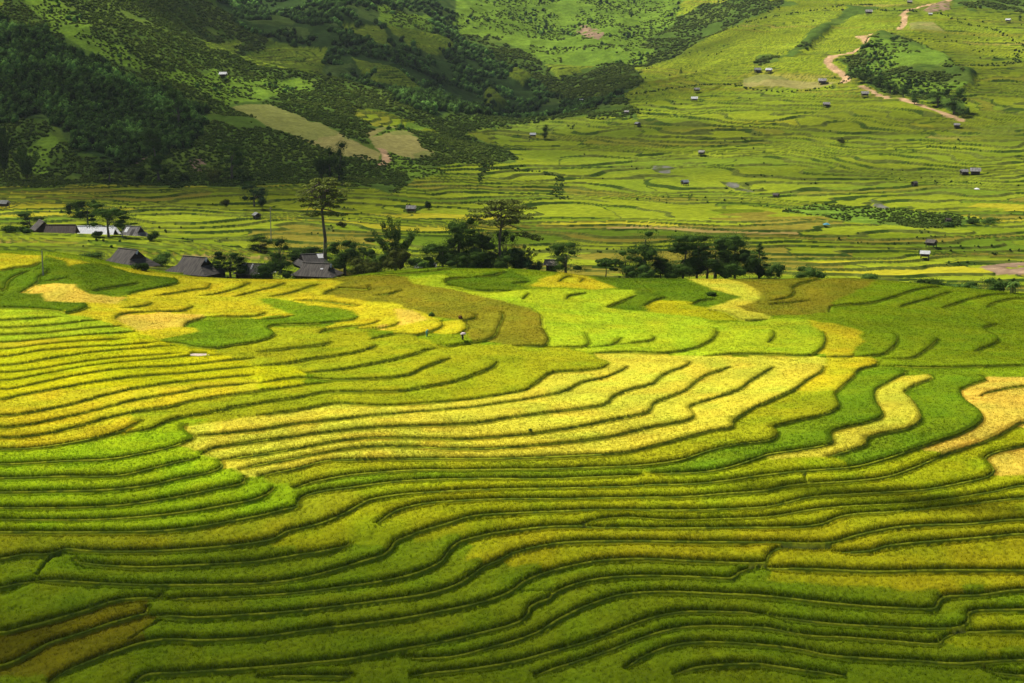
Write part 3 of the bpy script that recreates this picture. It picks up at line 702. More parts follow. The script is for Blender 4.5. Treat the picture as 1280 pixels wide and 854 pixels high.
# dirt roads cut into the slope
road_d = np.full(XV.shape, 99.0)
ROADW = []
for pts, wid in ROADS:
    p = np.array(pts, float)
    X, Y = survey(p[:, 0], p[:, 1], 430, 2600, 900)
    P = smooth_line(np.stack([X, Y], 1), 6.0); ROADW.append((P, wid))
    # image rows are steep to the ground: compare in the ground plane
    i0, i1 = np.searchsorted(yv, [P[:, 1].min()-14, P[:, 1].max()+14])
    s0, s1_ = np.searchsorted(sv, [(P[:, 0]/P[:, 1]).min()-.02, (P[:, 0]/P[:, 1]).max()+.02])
    sub = (slice(i0, i1), slice(s0, s1_)); d = np.full(XV[sub].shape, 99.0)
    for a, b in zip(P[:-1], P[1:]):
        e = b-a; l2 = e@e + 1e-9
        t = np.clip(((XV[sub]-a[0])*e[0] + (YV[sub]-a[1])*e[1])/l2, 0, 1)
        d = np.minimum(d, np.hypot(XV[sub]-a[0]-t*e[0], YV[sub]-a[1]-t*e[1])/wid*4.0)
    road_d[sub] = np.minimum(road_d[sub], d)
rd = road_d + .8*vnoise(XV/6, YV/6, 91) + .4*vnoise(XV/2.2, YV/2.2, 92)
rm = (1 - sstep(2.0, 3.0, rd))[..., None]
vcol = vcol*(1-rm) + rm*np.array([.36,.235,.12])*(1+.5*nB)
# verge
MAT_LAND = mat_leafy('valley_ground', None, 0.0, .22, .55, 0.0)
ids = np.arange(NR*NS).reshape(NR, NS)
Fq = np.stack([ids[:-1, :-1].ravel(), ids[:-1, 1:].ravel(), ids[1:, 1:].ravel(), ids[1:, :-1].ravel()], 1)
o = new_mesh('valley_terrain', np.stack([XV.ravel(), YV.ravel(), ZV.ravel()], 1), Fq, MAT_LAND, None, vcol.reshape(-1, 3))
tag(o, 'terraced valley floor and hillsides with dirt roads beyond the near hill', 'terrain', kind='structure')
def valley_z(X, Y):
    X = np.asarray(X, float); Y = np.asarray(Y, float)
    fi = np.clip((np.log(Y)-math.log(384))/(math.log(2680)-math.log(384))*(NR-1), 0, NR-1.001); fs = np.clip((X/Y+.43)/.86*(NS-1), 0, NS-1.001)
    i = fi.astype(int); j = fs.astype(int); a = fi-i; b = fs-j
    return ZV[i, j]*(1-a)*(1-b)+ZV[i+1, j]*a*(1-b)+ZV[i, j+1]*(1-a)*b+ZV[i+1, j+1]*a*b
def spot(u, v):
    """point of the valley ground under a sheet point"""
    X, Y = survey(u, v, 388, 2600, 1600, valley_z); return float(X[0]), float(Y[0]), float(valley_z(X, Y)[0])
def below(u, Y):
    """point of the valley ground in a sheet column at a known distance"""
    X = (u-CU)/2112.0*Y; return X, Y, float(valley_z(X, Y))
def px(Y): return Y/FPX                      # metres per sheet pixel at a distance
# ------------------------------------------------------------------ vegetation
def unit(n, g=rng):
    v = g.normal(size=(n, 3)); return v/np.linalg.norm(v, axis=1, keepdims=True)
def leaf_quads(C, R, per, size, colr, g, flat=1.0, droop=0.0):
    """leaf faces scattered through ellipsoids C (k,3) with radii R (k,3)"""
    k = len(C); d = unit(k*per, g); r = g.uniform(.35, 1.0, k*per)**.45
    P = np.repeat(C, per, 0) + d*r[:, None]*np.repeat(R, per, 0)
    nrm = d*.7 + unit(k*per, g)*.9; nrm[:, 2] += .5*flat; nrm /= np.linalg.norm(nrm, axis=1, keepdims=True)
    a = np.cross(nrm, unit(k*per, g)); a /= np.linalg.norm(a, axis=1, keepdims=True)+1e-9; b = np.cross(nrm, a)
    s = size*g.uniform(.6, 1.35, (k*per, 1))
    V = np.stack([P-a*s*.5, P+b*s*.32-a*s*.05, P+a*s*.55-np.array([0, 0, droop])*s, P-b*s*.32+a*s*.05], 1).reshape(-1, 3)
    F = np.arange(len(V)).reshape(-1, 4)
    c = np.repeat(np.repeat(colr if np.ndim(colr) == 2 else np.tile(colr, (k, 1)), per, 0)*g.uniform(.6, 1.5, (k*per, 1)), 4, 0)
    return V, F, c
ICO = None
def ico_core(C, R, colr, g):
    """small rough solids that stop light inside a leaf clump"""
    global ICO
    if ICO is None:
        import bmesh
        bm = bmesh.new(); bmesh.ops.create_icosphere(bm, subdivisions=1, radius=1.0); bm.verts.ensure_lookup_table()
        ICO = (np.array([p.co for p in bm.verts]), np.array([[q.index for q in f.verts] for f in bm.faces])); bm.free()
    iv, fi = ICO; k = len(C)
    V = (C[:, None, :] + iv[None]*R[:, None, :]*g.uniform(.72, 1.1, (k, len(iv), 1))).reshape(-1, 3)
    F = (fi[None] + (np.arange(k)*len(iv))[:, None, None]).reshape(-1, 3)
    c = np.repeat(colr if np.ndim(colr) == 2 else np.tile(colr, (k, 1)), len(iv), 0)
    return V, F, c
def tri(F): return np.concatenate([F[:, [0, 1, 2]], F[:, [0, 2, 3]]], 0) if F.shape[1] == 4 else F
class Soup:
    def __init__(s): s.V = []; s.F = []; s.C = []; s.n = 0
    def add(s, V, F, c):
        s.V.append(V); s.F.append(tri(F)+s.n); s.C.append(np.broadcast_to(c, V.shape)); s.n += len(V); return s
    def build(s, name, mat, parent=None, smooth=False):
        return new_mesh(name, np.vstack(s.V), np.vstack(s.F), mat, parent, np.vstack(s.C), smooth)
def tube(P, R, n=7):
    P = np.asarray(P, float); R = np.broadcast_to(np.asarray(R, float), (len(P),)); T = np.gradient(P, axis=0)
    T /= np.linalg.norm(T, axis=1, keepdims=True)+1e-9
    ref = np.array([1.0, 0.02, 0.01]) if abs(T[:, 0]).max() < .9 else np.array([0, 1.0, .02])
    A = np.cross(T, ref); A /= np.linalg.norm(A, axis=1, keepdims=True)+1e-9; B = np.cross(T, A)
    th = np.linspace(0, 2*np.pi, n, endpoint=False)
    V = (P[:, None] + R[:, None, None]*(A[:, None]*np.cos(th)[None, :, None] + B[:, None]*np.sin(th)[None, :, None])).reshape(-1, 3)
    F = []
    for i in range(len(P)-1):
        for j in range(n): F.append((i*n+j, i*n+(j+1) % n, (i+1)*n+(j+1) % n, (i+1)*n+j))
    return V, np.array(F)
MAT_LEAF = mat_leafy('tree_leaves', None, .30, .15, 1.2, 0.0)
MAT_BARK = mat_rough('bark', (.16, .13, .095), (.07, .055, .04), 2.2, .95, .5, (3, 3, .7))
BARKC = np.array([.11, .09, .065])
G_DARK = np.array([.046, .084, .014]); G_MID = np.array([.042, .078, .014]); G_LIGHT = np.array([.075, .115, .020]); G_BLUE = np.array([.038, .075, .026]); G_OLIVE = np.array([.062, .075, .014])
def plant(name, label, cat, X, Y, Z, group=None):
    o = bpy.data.objects.new(name, None); COL.objects.link(o); o.location = (X, Y, Z); o.empty_display_size = .5
    return tag(o, label, cat, group)
def branchy(g, h, r0, tips, lean=(0, 0), split=.5):
    s = Soup(); top = np.array([lean[0]*h, lean[1]*h, h]); n = 7; t = np.linspace(0, 1, n)
    wob = np.cumsum(g.normal(0, .02*h, (n, 2)), 0)*.5; wob -= wob[0]
    P = np.stack([top[0]*t+wob[:, 0], top[1]*t+wob[:, 1], h*t - .3*(t == 0)], 1)
    s.add(*tube(P, r0*(1.25-.85*t)), BARKC)
    for tp in tips:
        f = g.uniform(split*.75, min(1, split*1.35)); st = np.array([np.interp(f, t, P[:, i]) for i in range(3)])
        mid = st*.5+tp*.5; mid[2] += .06*np.linalg.norm(tp-st); tt = np.linspace(0, 1, 6)[:, None]
        s.add(*tube((1-tt)**2*st+2*tt*(1-tt)*mid+tt**2*tp, r0*.42*(1-.8*tt[:, 0]), 5), BARKC)
    return s
def make_tree(kind, h, w, g, c):
    """returns (woody soup or None, leaf soup)"""
    lf = Soup(); wd = None
    ls = .045*h**.5*2.0
    if kind == 'broad':
        nb = int(g.integers(12, 17)); th = g.uniform(0, 2*np.pi, nb); zz = g.uniform(.20, .90, nb)
        rr = np.sqrt(np.clip(1-((zz-.55)/.5)**2, .05, 1))*w*.36*g.uniform(.55, 1.1, nb)
        C = np.stack([rr*np.cos(th), rr*np.sin(th), zz*h], 1); R = np.stack([g.uniform(.20, .31, nb)*w]*2 + [g.uniform(.11, .17, nb)*h], 1)
        k = c*g.uniform(.75, 1.35, (nb, 1)); lf.add(*ico_core(C, R*.55, k*.8, g)); lf.add(*leaf_quads(C, R, 420, ls*.78, k, g))
        wd = branchy(g, .62*h, .028*h+.06, C[:7])
    elif kind == 'tall':                  # upright, ragged: unequal clumps around a leaning stem
        nb = int(g.integers(11, 15)); zz = np.sort(g.uniform(.14, .93, nb)); zz[-1] = .93; th = g.uniform(0, 2*np.pi, nb); rr = w*.30*g.uniform(.1, 1, nb)
        lx, ly = g.normal(0, .10, 2)*w*2
        C = np.stack([rr*np.cos(th)+lx*zz**2, rr*np.sin(th)+ly*zz**2, zz*h], 1); q = g.uniform(.22, .46, nb)
        R = np.stack([q*w, q*w, np.minimum(q*w*g.uniform(.7, 1.1, nb), .13*h)], 1)
        k = c*g.uniform(.7, 1.4, (nb, 1)); lf.add(*ico_core(C, R*.55, k*.8, g)); lf.add(*leaf_quads(C, R*1.06, 380, ls*.8, k, g)); wd = branchy(g, .8*h, .02*h+.05, C[:5], (lx/h*.6, ly/h*.6))
    elif kind == 'cone':
        nb = 16; zz = np.linspace(.12, .97, nb); th = np.arange(nb)*2.4; rr = w*.3*(1.05-zz)
        C = np.stack([rr*np.cos(th), rr*np.sin(th), zz*h], 1); R = np.stack([w*(.34*(1.08-zz)+.04)]*2+[np.full(nb, .08*h)], 1)
        k = c*g.uniform(.8, 1.25, (nb, 1)); lf.add(*ico_core(C, R*.55, k*.8, g)); lf.add(*leaf_quads(C, R, 80, ls, k, g)); wd = branchy(g, .9*h, .02*h+.05, [])
    elif kind == 'bush':
        nb = int(g.integers(8, 12)); th = g.uniform(0, 2*np.pi, nb); rr = w*.34*np.sqrt(g.uniform(0, 1, nb))
        C = np.stack([rr*np.cos(th), rr*np.sin(th), h*g.uniform(.3, .72, nb)], 1); R = np.stack([g.uniform(.17, .27, nb)*w]*2+[g.uniform(.22, .32, nb)*h], 1)
        k = c*g.uniform(.75, 1.3, (nb, 1)); lf.add(*ico_core(C, R*.6, k*.8, g)); lf.add(*leaf_quads(C, R, 280, max(.22, ls*.8), k, g)); wd = branchy(g, .4*h, .05, C[:3], split=.3)
    elif kind in ('kapok', 'spread'):     # slim pale trunk, level boughs with thin flat sprays
        tips = []; C = []; R = []
        if kind == 'kapok': lay = [(.60, .40, 5), (.68, .40, 6), (.76, .50, 7), (.83, .52, 8), (.90, .42, 7), (.96, .24, 5)]
        else: lay = [(.70, .36, 4), (.80, .48, 7), (.87, .50, 7), (.94, .40, 7), (.98, .2, 4)]
        for fz, fr_, n in lay:
            a0 = g.uniform(0, 6.28)
            for i in range(n):
                a = a0+i*6.283/n+g.normal(0, .25); r = w*fr_*g.uniform(.75, 1.08)
                tp = np.array([r*math.cos(a), r*math.sin(a), fz*h+g.normal(0, .012*h)]); tips.append(tp)
                for q in (1.0, .72, .45):
                    C.append(tp*np.array([q, q, 1])+g.normal(0, .03*w, 3)*np.array([1, 1, .4])); R.append([w*.085*g.uniform(.8, 1.3), w*.085*g.uniform(.8, 1.3), h*.014])
        if kind == 'spread':
            for q in (.55, .75, .95): tp = np.array([w*.55*q, -.1*w*q, h*(.60-.10*q)]); C += [tp, tp+np.array([.06*w, .08*w, -.02*h])]; R += [[w*.10, w*.10, h*.035]]*2
            tips.append(np.array([w*.52, -.1*w, h*.52]))
        C = np.array(C); R = np.array(R); lf.add(*leaf_quads(C, R, 44, .6, c*g.uniform(.8, 1.35, (len(C), 1)), g, 1.6))
        wd = branchy(g, .95*h, .017*h+.05, tips, split=.82)
    elif kind == 'bamboo':                # fan of arching culms with drooping leaf plumes
        wd = Soup(); n = int(g.integers(11, 15)); ang = np.linspace(-1, 1, n)+g.normal(0, .07, n)
        for a in ang:
            L_ = h*g.uniform(.78, 1.0)*(1-.18*abs(a)); dx = a*w*.46; dy = g.normal(0, .14*w); t = np.linspace(0, 1, 9)
            P = np.stack([dx*(.25*t+.75*t**2.0), dy*(.3*t+.7*t**2), L_*(t-.10*abs(a)*t**3)], 1)
            wd.add(*tube(P, .07*(1-.7*t), 5), np.array([.10, .12, .03]))
            f = g.uniform(.28, 1, 15); C = np.stack([np.interp(f, t, P[:, i]) for i in range(3)], 1)
            R = np.stack([np.full(15, .105*w)*(1.25-.75*f), np.full(15, .105*w)*(1.25-.75*f), np.full(15, .05*h)], 1)
            k = c*g.uniform(.8, 1.3, (15, 1)); lf.add(*leaf_quads(C, R, 55, ls*.85, k, g, .3, .5))
            lf.add(*ico_core(C[f < .55], R[f < .55]*.6, k[f < .55]*.8, g))
    elif kind == 'banana':
        wd = Soup()
        for i in range(4):
            x, y = (.16*w*math.cos(i*1.7), .16*w*math.sin(i*1.7)) if i else (0.0, 0.0); hh = h*g.uniform(.45, .6); wd.add(*tube([[x, y, -.2], [x, y, hh*.5], [x, y, hh]], [.16, .13, .08], 7), np.array([.16, .18, .06]))
            for j in range(7):
                a = g.uniform(0, 6.28); t = np.linspace(0, 1, 7); ll = h*.55*g.uniform(.7, 1.1); up = g.uniform(.45, 1.0)
                S = np.stack([x+np.cos(a)*ll*t*.7, y+np.sin(a)*ll*t*.7, hh+ll*(up*t-.95*t**2)], 1); wv_ = .26*np.sin(np.pi*np.clip(t*.92+.06, 0, 1))
                sd = np.array([-np.sin(a), np.cos(a), 0])
                V = np.concatenate([S+sd*wv_[:, None], S-sd*wv_[:, None]]); F = np.array([[q, q+1, q+8, q+7] for q in range(6)])
                lf.add(V, F, np.array([.10, .17, .03])*g.uniform(.8, 1.3))
    return wd, lf
NAMES = {'broad': 'broadleaf_tree', 'tall': 'slender_tree', 'cone': 'conical_tree', 'bush': 'bush', 'kapok': 'kapok_tree', 'spread': 'kapok_tree', 'bamboo': 'bamboo_clump', 'banana': 'banana_plant'}
CATS = {'bush': 'bush', 'bamboo': 'bamboo', 'banana': 'banana plant'}
def grow(kind, X, Y, Z, h, w, c, label, seed, group=None):
    g = np.random.default_rng(seed)
    root = plant(NAMES[kind], label, CATS.get(kind, 'tree'), X, Y, Z, group)
    wd, lf = make_tree(kind, h, w, g, c)
    if wd: wd.build('stem' if kind in ('bush', 'banana', 'bamboo') else 'trunk', MAT_BARK if kind not in ('bamboo', 'banana') else MAT_LEAF, root, True)
    lf.build('foliage' if kind in ('bush', 'banana', 'bamboo') else 'crown', MAT_LEAF, root)
    return root
D_, M_, LT, B_, O_ = G_DARK, G_MID, G_LIGHT, G_BLUE, G_OLIVE
# sheet column, sheet row of the top, width on the sheet, distance, kind, colour, label
CREST_TREES = [
 (407, 221, 60, 428, 'kapok', O_*2.0, 'very tall slim tree with a layered crown rising above the grey roofs'),
 (627, 250, 76, 404, 'spread', O_*1.8, 'thin pale tree with a wide sparse crown and one low drooping bough'),
 (494, 264, 66, 412, 'bamboo', M_*1.15, 'fan shaped bamboo clump with separate feathery plumes'),
 (350, 299, 22, 420, 'broad', D_, 'compact dark tree behind the white sheet roof of the hamlet'),
 (431, 302, 38, 416, 'broad', D_, 'dark round tree against the foot of the very tall slim tree'),
 (455, 307, 34, 415, 'broad', D_*1.1, 'dark tree between the tall slim tree and the fan shaped bamboo'),
 (452, 322, 40, 398, 'bush', O_, 'low olive bush at the crest in front of two dark round trees'),
 (478, 316, 26, 403, 'bush', D_*1.2, 'dark bush close to the left foot of the fan shaped bamboo'),
 (499, 311, 34, 399, 'bush', O_*.9, 'rounded olive bush standing in front of the fan shaped bamboo'),
 (527, 321, 34, 400, 'bush', D_*1.3, 'low dark bush behind the thin pale roof strip at the crest'),
 (553, 303, 36, 401, 'broad', D_, 'low dark tree at the left end of the big dark clump'),
 (573, 281, 38, 404, 'broad', D_*.9, 'dark bushy tree with the tallest head in the left half of the dark clump'),
 (594, 292, 30, 403, 'tall', D_, 'narrow dark tree in the middle gap of the big dark clump'),
 (613, 279, 36, 407, 'tall', D_*.9, 'dark upright tree just left of the thin pale trunk'),
 (634, 292, 26, 408, 'broad', D_, 'dark tree head right behind the thin pale trunk'),
 (650, 303, 46, 397, 'bamboo', B_*.9, 'lighter green bamboo clump at the right end of the big dark clump'),
 (668, 323, 22, 396, 'bush', B_, 'small green bush at the foot of the lighter bamboo clump'),
 (707, 305, 36, 396, 'broad', D_*1.1, 'lone dark tree beside the small grey shed at the crest'),
 (757, 324, 22, 398, 'spread', D_*1.6, 'small umbrella shaped tree at the left end of the long tree row'),
 (783, 315, 28, 399, 'broad', D_*1.2, 'dark tree second from the left end of the long tree row'),
 (806, 294, 28, 400, 'tall', D_*1.4, 'loose leaning tree with a thin open top in the long tree row'),
 (826, 320, 24, 402, 'tall', M_*.8, 'short thin tree in the gap of the long tree row'),
 (798, 330, 46, 396, 'bush', D_*1.3, 'low wide bush under the loose leaning tree'),
 (833, 327, 38, 397, 'bush', D_*.9, 'dark wide bush filling the gap in the long tree row'),
 (853, 300, 34, 399, 'tall', D_*1.1, 'dark tree with an arching head that leans left over the row gap'),
 (871, 303, 26, 402, 'tall', D_*1.1, 'narrow dark tree right of the arching dark head in the tree row'),
 (894, 297, 42, 405, 'broad', D_*1.1, 'broad tree with the highest top in the middle of the right tree block'),
 (884, 314, 44, 398, 'broad', M_*.65, 'full green tree in front of the highest tree of the right block'),
 (919, 299, 28, 403, 'tall', D_*1.3, 'upright tree with a plume top, right of the highest tree in the block'),
 (937, 316, 34, 398, 'bush', M_*.65, 'mid green bush before the conical tree of the right block'),
 (949, 304, 46, 401, 'cone', D_*1.3, 'conical dark tree closing the right end of the tree block'),
 (969, 328, 22, 397, 'bush', D_*1.5, 'small bush at the foot of the conical tree'),
 (1010, 333, 36, 394, 'bush', D_*1.4, 'lone low dark bush on the crest right of the tree block'),
 (118, 316, 36, 397, 'bush', D_*1.2, 'dark bush left of the larger thatch grey farmhouse'),
 (204, 316, 30, 408, 'bush', D_*1.6, 'bush squeezed between the two grey hip roofed farmhouses'),
 (178, 329, 18, 381, 'bush', M_*.8, 'small green bush before the gable end of the left grey farmhouse'),
 (288, 316, 36, 400, 'broad', M_*.7, 'leafy tree between the right farmhouse and the low grey roofs'),
 (346, 328, 50, 388, 'bush', M_*.75, 'big leafy bush in front of the low grey roofs'),
 (326, 298, 26, 446, 'broad', M_*.75, 'small tree beside the thin pole in the fields behind the hamlet'),
 (368, 312, 30, 432, 'bush', M_*.8, 'green bush behind the upper grey roof with the white end'),
 (388, 308, 44, 440, 'bush', M_*.9, 'wide hedge like bush left of the very tall slim trunk'),
 (1268, 344, 22, 372, 'banana', M_*.8, 'banana plants at the far right edge of the near crest'),
 (1246, 349, 30, 380, 'bush', D_*1.5, 'dark bush beside the banana plants'),
 (1208, 352, 40, 386, 'bush', D_*1.7, 'low bush on the ditch left of the banana plants'),
 (1160, 349, 44, 390, 'bush', M_*.7, 'wide low bush on the ditch below the two stilt huts'),
 (1088, 343, 28, 394, 'bush', D_*1.8, 'small low bush on the ditch right of the lone crest bush'),
 (566, 316, 46, 398, 'bush', D_, 'dark wide bush at the foot of the tallest head of the dark clump'),
 (602, 312, 46, 399, 'bush', D_*.9, 'dark wide bush filling the middle of the big dark clump'),
 (636, 316, 36, 398, 'bush', D_*1.1, 'dark bush in front of the thin pale trunk'),
 (862, 322, 46, 398, 'bush', D_*1.1, 'dark bush at the foot of the arching dark head'),
 (910, 324, 44, 397, 'bush', D_*1.2, 'dark bush at the crest right of the full green tree'),
]
for i, (u, vt, wpx, Y, kind, c, label) in enumerate(CREST_TREES):
    X, Y, Z = below(u, Y); zt = float(slope_of(vt))*Y
    if Y < 390: Z = float(near_z(X, Y))
    h = max(1.6, zt-Z); grow(kind, X, Y, Z, h*(1.12 if kind in ('broad', 'tall') else 1.15 if kind == 'bush' else 1), wpx*px(Y)*(1.42 if kind in ('broad', 'tall', 'bush') else 1.05), np.array(c), label, 100+i)
# plants that stand in the open valley: sheet column, foot row, top row, width, kind, colour, label
VALLEY_TREES = [
 (38, 290, 265, 38, 'broad', D_*.9, 'very dark round tree beside the brown hamlet roof'),
 (12, 291, 280, 26, 'bush', M_, 'green bush left of the very dark round tree'),
 (31, 292, 283, 18, 'bush', M_*1.2, 'small green bush at the foot of the very dark round tree'),
 (136, 296, 252, 58, 'broad', D_*1.2, 'dark spreading tree over the right end of the long white roof'),
 (110, 281, 249, 40, 'broad', M_*.7, 'dense tree behind the long white roof'),
 (92, 270, 250, 30, 'bush', M_*.8, 'bushy tree above the joint of the brown and the white roof'),
 (122, 296, 288, 14, 'bush', M_, 'tiny bush in front of the long white roof'),
 (158, 294, 276, 40, 'broad', D_*1.1, 'low dark tree in front of the weathered plank house'),
 (191, 301, 288, 18, 'bush', M_*.9, 'bush right of the weathered plank house'),
 (318, 258, 226, 34, 'broad', B_*.9, 'blue green tree with two heads in the left valley terraces'),
 (328, 261, 245, 16, 'bush', B_*.7, 'dark bush at the right foot of the two headed tree'),
 (281, 259, 246, 14, 'bush', O_*1.2, 'grey green shrub standing alone on a bank left of the two headed tree'),
 (402, 224, 190, 26, 'bamboo', D_*1.1, 'dark bamboo clump at the foot of the hill behind the very tall slim tree'),
 (424, 224, 178, 20, 'tall', D_*.9, 'dark column shaped tree at the foot of the hill under the dry brown field'),
 (412, 224, 184, 22, 'tall', D_, 'dark column shaped tree between the bamboo and its taller twin at the hill foot'),
 (34, 227, 176, 40, 'bamboo', D_*1.5, 'tall bamboo clump at the foot of the forested hill on the far left'),
 (6, 222, 150, 26, 'bamboo', D_*1.2, 'bamboo cut by the left picture edge at the hill foot'),
 (137, 227, 193, 44, 'broad', M_*.7, 'round crowned tree left of the red earth scar at the hill foot'),
 (199, 226, 160, 38, 'tall', D_*1.1, 'tall dark creeper covered tree right of the red earth scar'),
 (176, 228, 210, 20, 'bush', M_*.8, 'bush between the red earth scar and the creeper covered tree'),
 (230, 228, 214, 16, 'bush', M_, 'small bush under the second earth scar'),
 (290, 224, 176, 42, 'broad', D_*1.2, 'large dark tree at the hill foot right of the second earth scar'),
 (268, 228, 208, 22, 'bush', O_*1.5, 'pale olive bush left of the large dark hill foot tree'),
 (224, 158, 112, 34, 'broad', D_*1.1, 'dark tree high on the wooded slope beside the mown grass field'),
 (680, 174, 156, 9, 'tall', D_*1.1, 'lone dark tree beside the small white roof in the valley mouth'),
 (702, 128, 117, 7, 'cone', D_*1.3, 'small dark tree on the slope right of the valley mouth'),
 (851, 92, 86, 6, 'cone', D_*1.3, 'small round tree alone on the sunny upper terraces'),
 (535, 262, 250, 10, 'bush', M_, 'small bush right of the hut with striped roof'),
 (427, 284, 276, 14, 'bush', O_*1.2, 'grey bush in the brown field right of the very tall slim tree'),
 (463, 302, 297, 18, 'bush', M_, 'flat bush in the field left of the fan shaped bamboo'),
 (1049, 180, 172, 16, 'bush', O_*1.3, 'bare looking bush in the middle of the right hillside terraces'),
 (1187, 284, 277, 14, 'bush', D_*1.6, 'dark bush under the small brown hut on the river bank'),
 (1238, 281, 271, 26, 'bush', D_*1.7, 'dark bush on the right end of the green river bank'),
 (1215, 280, 273, 18, 'bush', M_, 'green bush left of the last dark bush on the river bank'),
 (1192, 143, 108, 34, 'broad', D_*1.4, 'biggest dark tree where the lower dirt road ends'),
 (1172, 134, 112, 26, 'broad', D_*1.3, 'dark tree left of the biggest tree at the dirt road end'),
 (1204, 146, 130, 18, 'bush', D_*1.5, 'dark bush right of the biggest tree at the dirt road end'),
 (1143, 130, 116, 12, 'tall', D_*1.4, 'slim dark tree beside the bend of the lower dirt road'),
 (1129, 122, 106, 14, 'tall', D_*1.5, 'dark tree in the row above the lower dirt road, second of its row'),
 (1113, 116, 100, 16, 'broad', D_*1.4, 'dark tree in the row above the lower dirt road, third of its row'),
 (1098, 108, 92, 18, 'broad', D_*1.4, 'dark tree in the row above the lower dirt road, near the gap'),
 (1080, 103, 85, 20, 'broad', D_*1.3, 'dark tree at the left end of the row beside the dirt road gap'),
 (1070, 98, 86, 14, 'broad', D_*1.5, 'smaller tree touching the road at the left end of the row'),
 (1099, 58, 48, 12, 'broad', D_*1.4, 'dark tree on the top of the scrubby knoll beside the road'),
 (1118, 52, 42, 16, 'bush', D_*1.5, 'dark bush on the back of the scrubby knoll'),
 (1275, 26, 19, 5, 'tall', D_*1.4, 'tiny tree beside the small white hut at the top right'),
]
for i, (u, vf, vt, wpx, kind, c, label) in enumerate(VALLEY_TREES):
    X, Y, Z = spot(u, vf); h = max(1.2, float(slope_of(vt))*Y-Z)
    grow(kind, X, Y, Z-.1, h, wpx*px(Y), np.array(c), label, 400+i)
# ------------------------------------------------------------------ the far wood and the hillside scrub (masses nobody could count)
iu, iv = UV_u, UV_v
_, svv = sheet(XV, YV, ZV)
run = np.minimum.accumulate(np.where(np.arange(NR)[:, None] >= 0, svv, 0), 0); visible = svv <= run + 3.0
inframe = (np.abs(SV) < .325) & visible & (svv > -30)
def sites(mask, n, g):
    j, i = np.nonzero(mask & inframe); k = g.choice(len(j), size=min(n, len(j)), replace=False); a = j[k]; b = i[k]
    # even out: cells are bigger far away, so jitter inside the cell
    dx = g.uniform(-.5, .5, len(a))*(.86/NS)*YV[a, b]; dy = g.uniform(-.5, .5, len(a))*YV[a, b]*.0017
    return XV[a, b]+dx, YV[a, b]+dy, a, b
def thicket(name, label, mask, n, rad, tone, g, per=26, squash=.8, lsz=.55, cat=None):
    X, Y, a, b = sites(mask, n, g); Z = valley_z(X, Y); k = len(X)
    r = rad*g.uniform(.55, 1.35, k)*np.clip(Y/800, .75, 1.6)
    C = np.stack([X, Y, Z+r*squash*.55], 1); R = np.stack([r, r, r*squash*g.uniform(.8, 1.5, k)], 1)
    cl = tone(X, Y, g); s = Soup(); s.add(*ico_core(C, R*.8, cl*.85, g)); s.add(*leaf_quads(C, R, per, lsz*rad, cl, g))
    o = s.build(name, MAT_LEAF); return tag(o, label, cat or 'vegetation', kind='stuff')
gs = np.random.default_rng(55)
def tone_fo(X, Y, g): return (np.array([.038, .074, .013])*(1+1.6*sstep(-.1, .5, fbm(X/16, Y/16, 301, 3)))[:, None])*g.uniform(.4, 2.0, (len(X), 1)) + np.array([.006, .012, .006])*sstep(700, 1500, Y)[:, None]
def tone_sc(X, Y, g):
    t = np.clip(sstep(-.25, .45, fbm(X/20, Y/20, 303, 3))[:, None]*.7 + g.uniform(0, .5, (len(X), 1)) + .35*sstep(900, 1200, Y)[:, None], 0, 1.2)
    return np.array([.052, .088, .014])*(1-t)+np.array([.092, .130, .020])*t
def tone_bk(X, Y, g): return np.array([.050, .090, .016])*g.uniform(.6, 1.5, (len(X), 1))
fo = cov == 1; sc = cov == 2; gr = cov == 3
dens = fbm(XV/28, YV/40, 310, 3)
def soft_edge(m, k): return gblur(gblur(m.astype(float), k, 0), k, 1) > .5 + .42*fbm(XV/9, YV/11, 330, 2)
fo_n, sc_n = soft_edge(fo & (YV < 1000), 7), soft_edge(sc & (YV < 1000), 5)
thicket('forest', 'dark dense wood covering the near left hill', fo_n, 3900, 1.75, tone_fo, gs, 40, 1.25, .48)
thicket('hill_forest', 'dark woods between the fields of the middle hills', soft_edge(fo & (YV >= 1000), 4) & (dens > -.08), 4600, 1.5, tone_fo, gs, 18, 1.0, .6)
thicket('hillside_scrub', 'patchy green scrub on the hill slopes and along the knoll by the road', sc_n & (dens > np.where(SV > .15, .12, -.5)), 15000, .95, tone_sc, gs, 14, .5, .6)
thicket('mountain_scrub', 'green scrub on the farther mountain slopes', soft_edge(sc & (YV >= 1000), 4) & (dens > np.where(SV > .15, .12, -.35)), 8000, 1.05, tone_sc, gs, 10, .5, .62)
thicket('slope_shrubs', 'scattered shrubs on the grassy slopes and the bright back hill', gr & (dens > -.1), 6500, .8, tone_sc, gs, 10, .5, .62)
thicket('slope_trees', 'darker shrub lines on the grassy slopes and the bright back hill', gr & (dens > .25), 420, 1.2, tone_fo, gs, 16, 1.0, .6)
thicket('terrace_bank_shrubs', 'small shrubs dotted along the valley terrace banks', (terr > .9) & bank & (dens > .2), 600, .55, tone_bk, gs, 12, .8, .6)
gully = (np.abs(fbm(XV/130, YV/230, 320, 3)) < .022) & (terr > .9) & (YV > 640) & (SV > -.02)
thicket('gully_scrub', 'lines of scrub in the gullies between the far hillside terraces', gully, 650, .62, tone_bk, gs, 12, .8, .65)
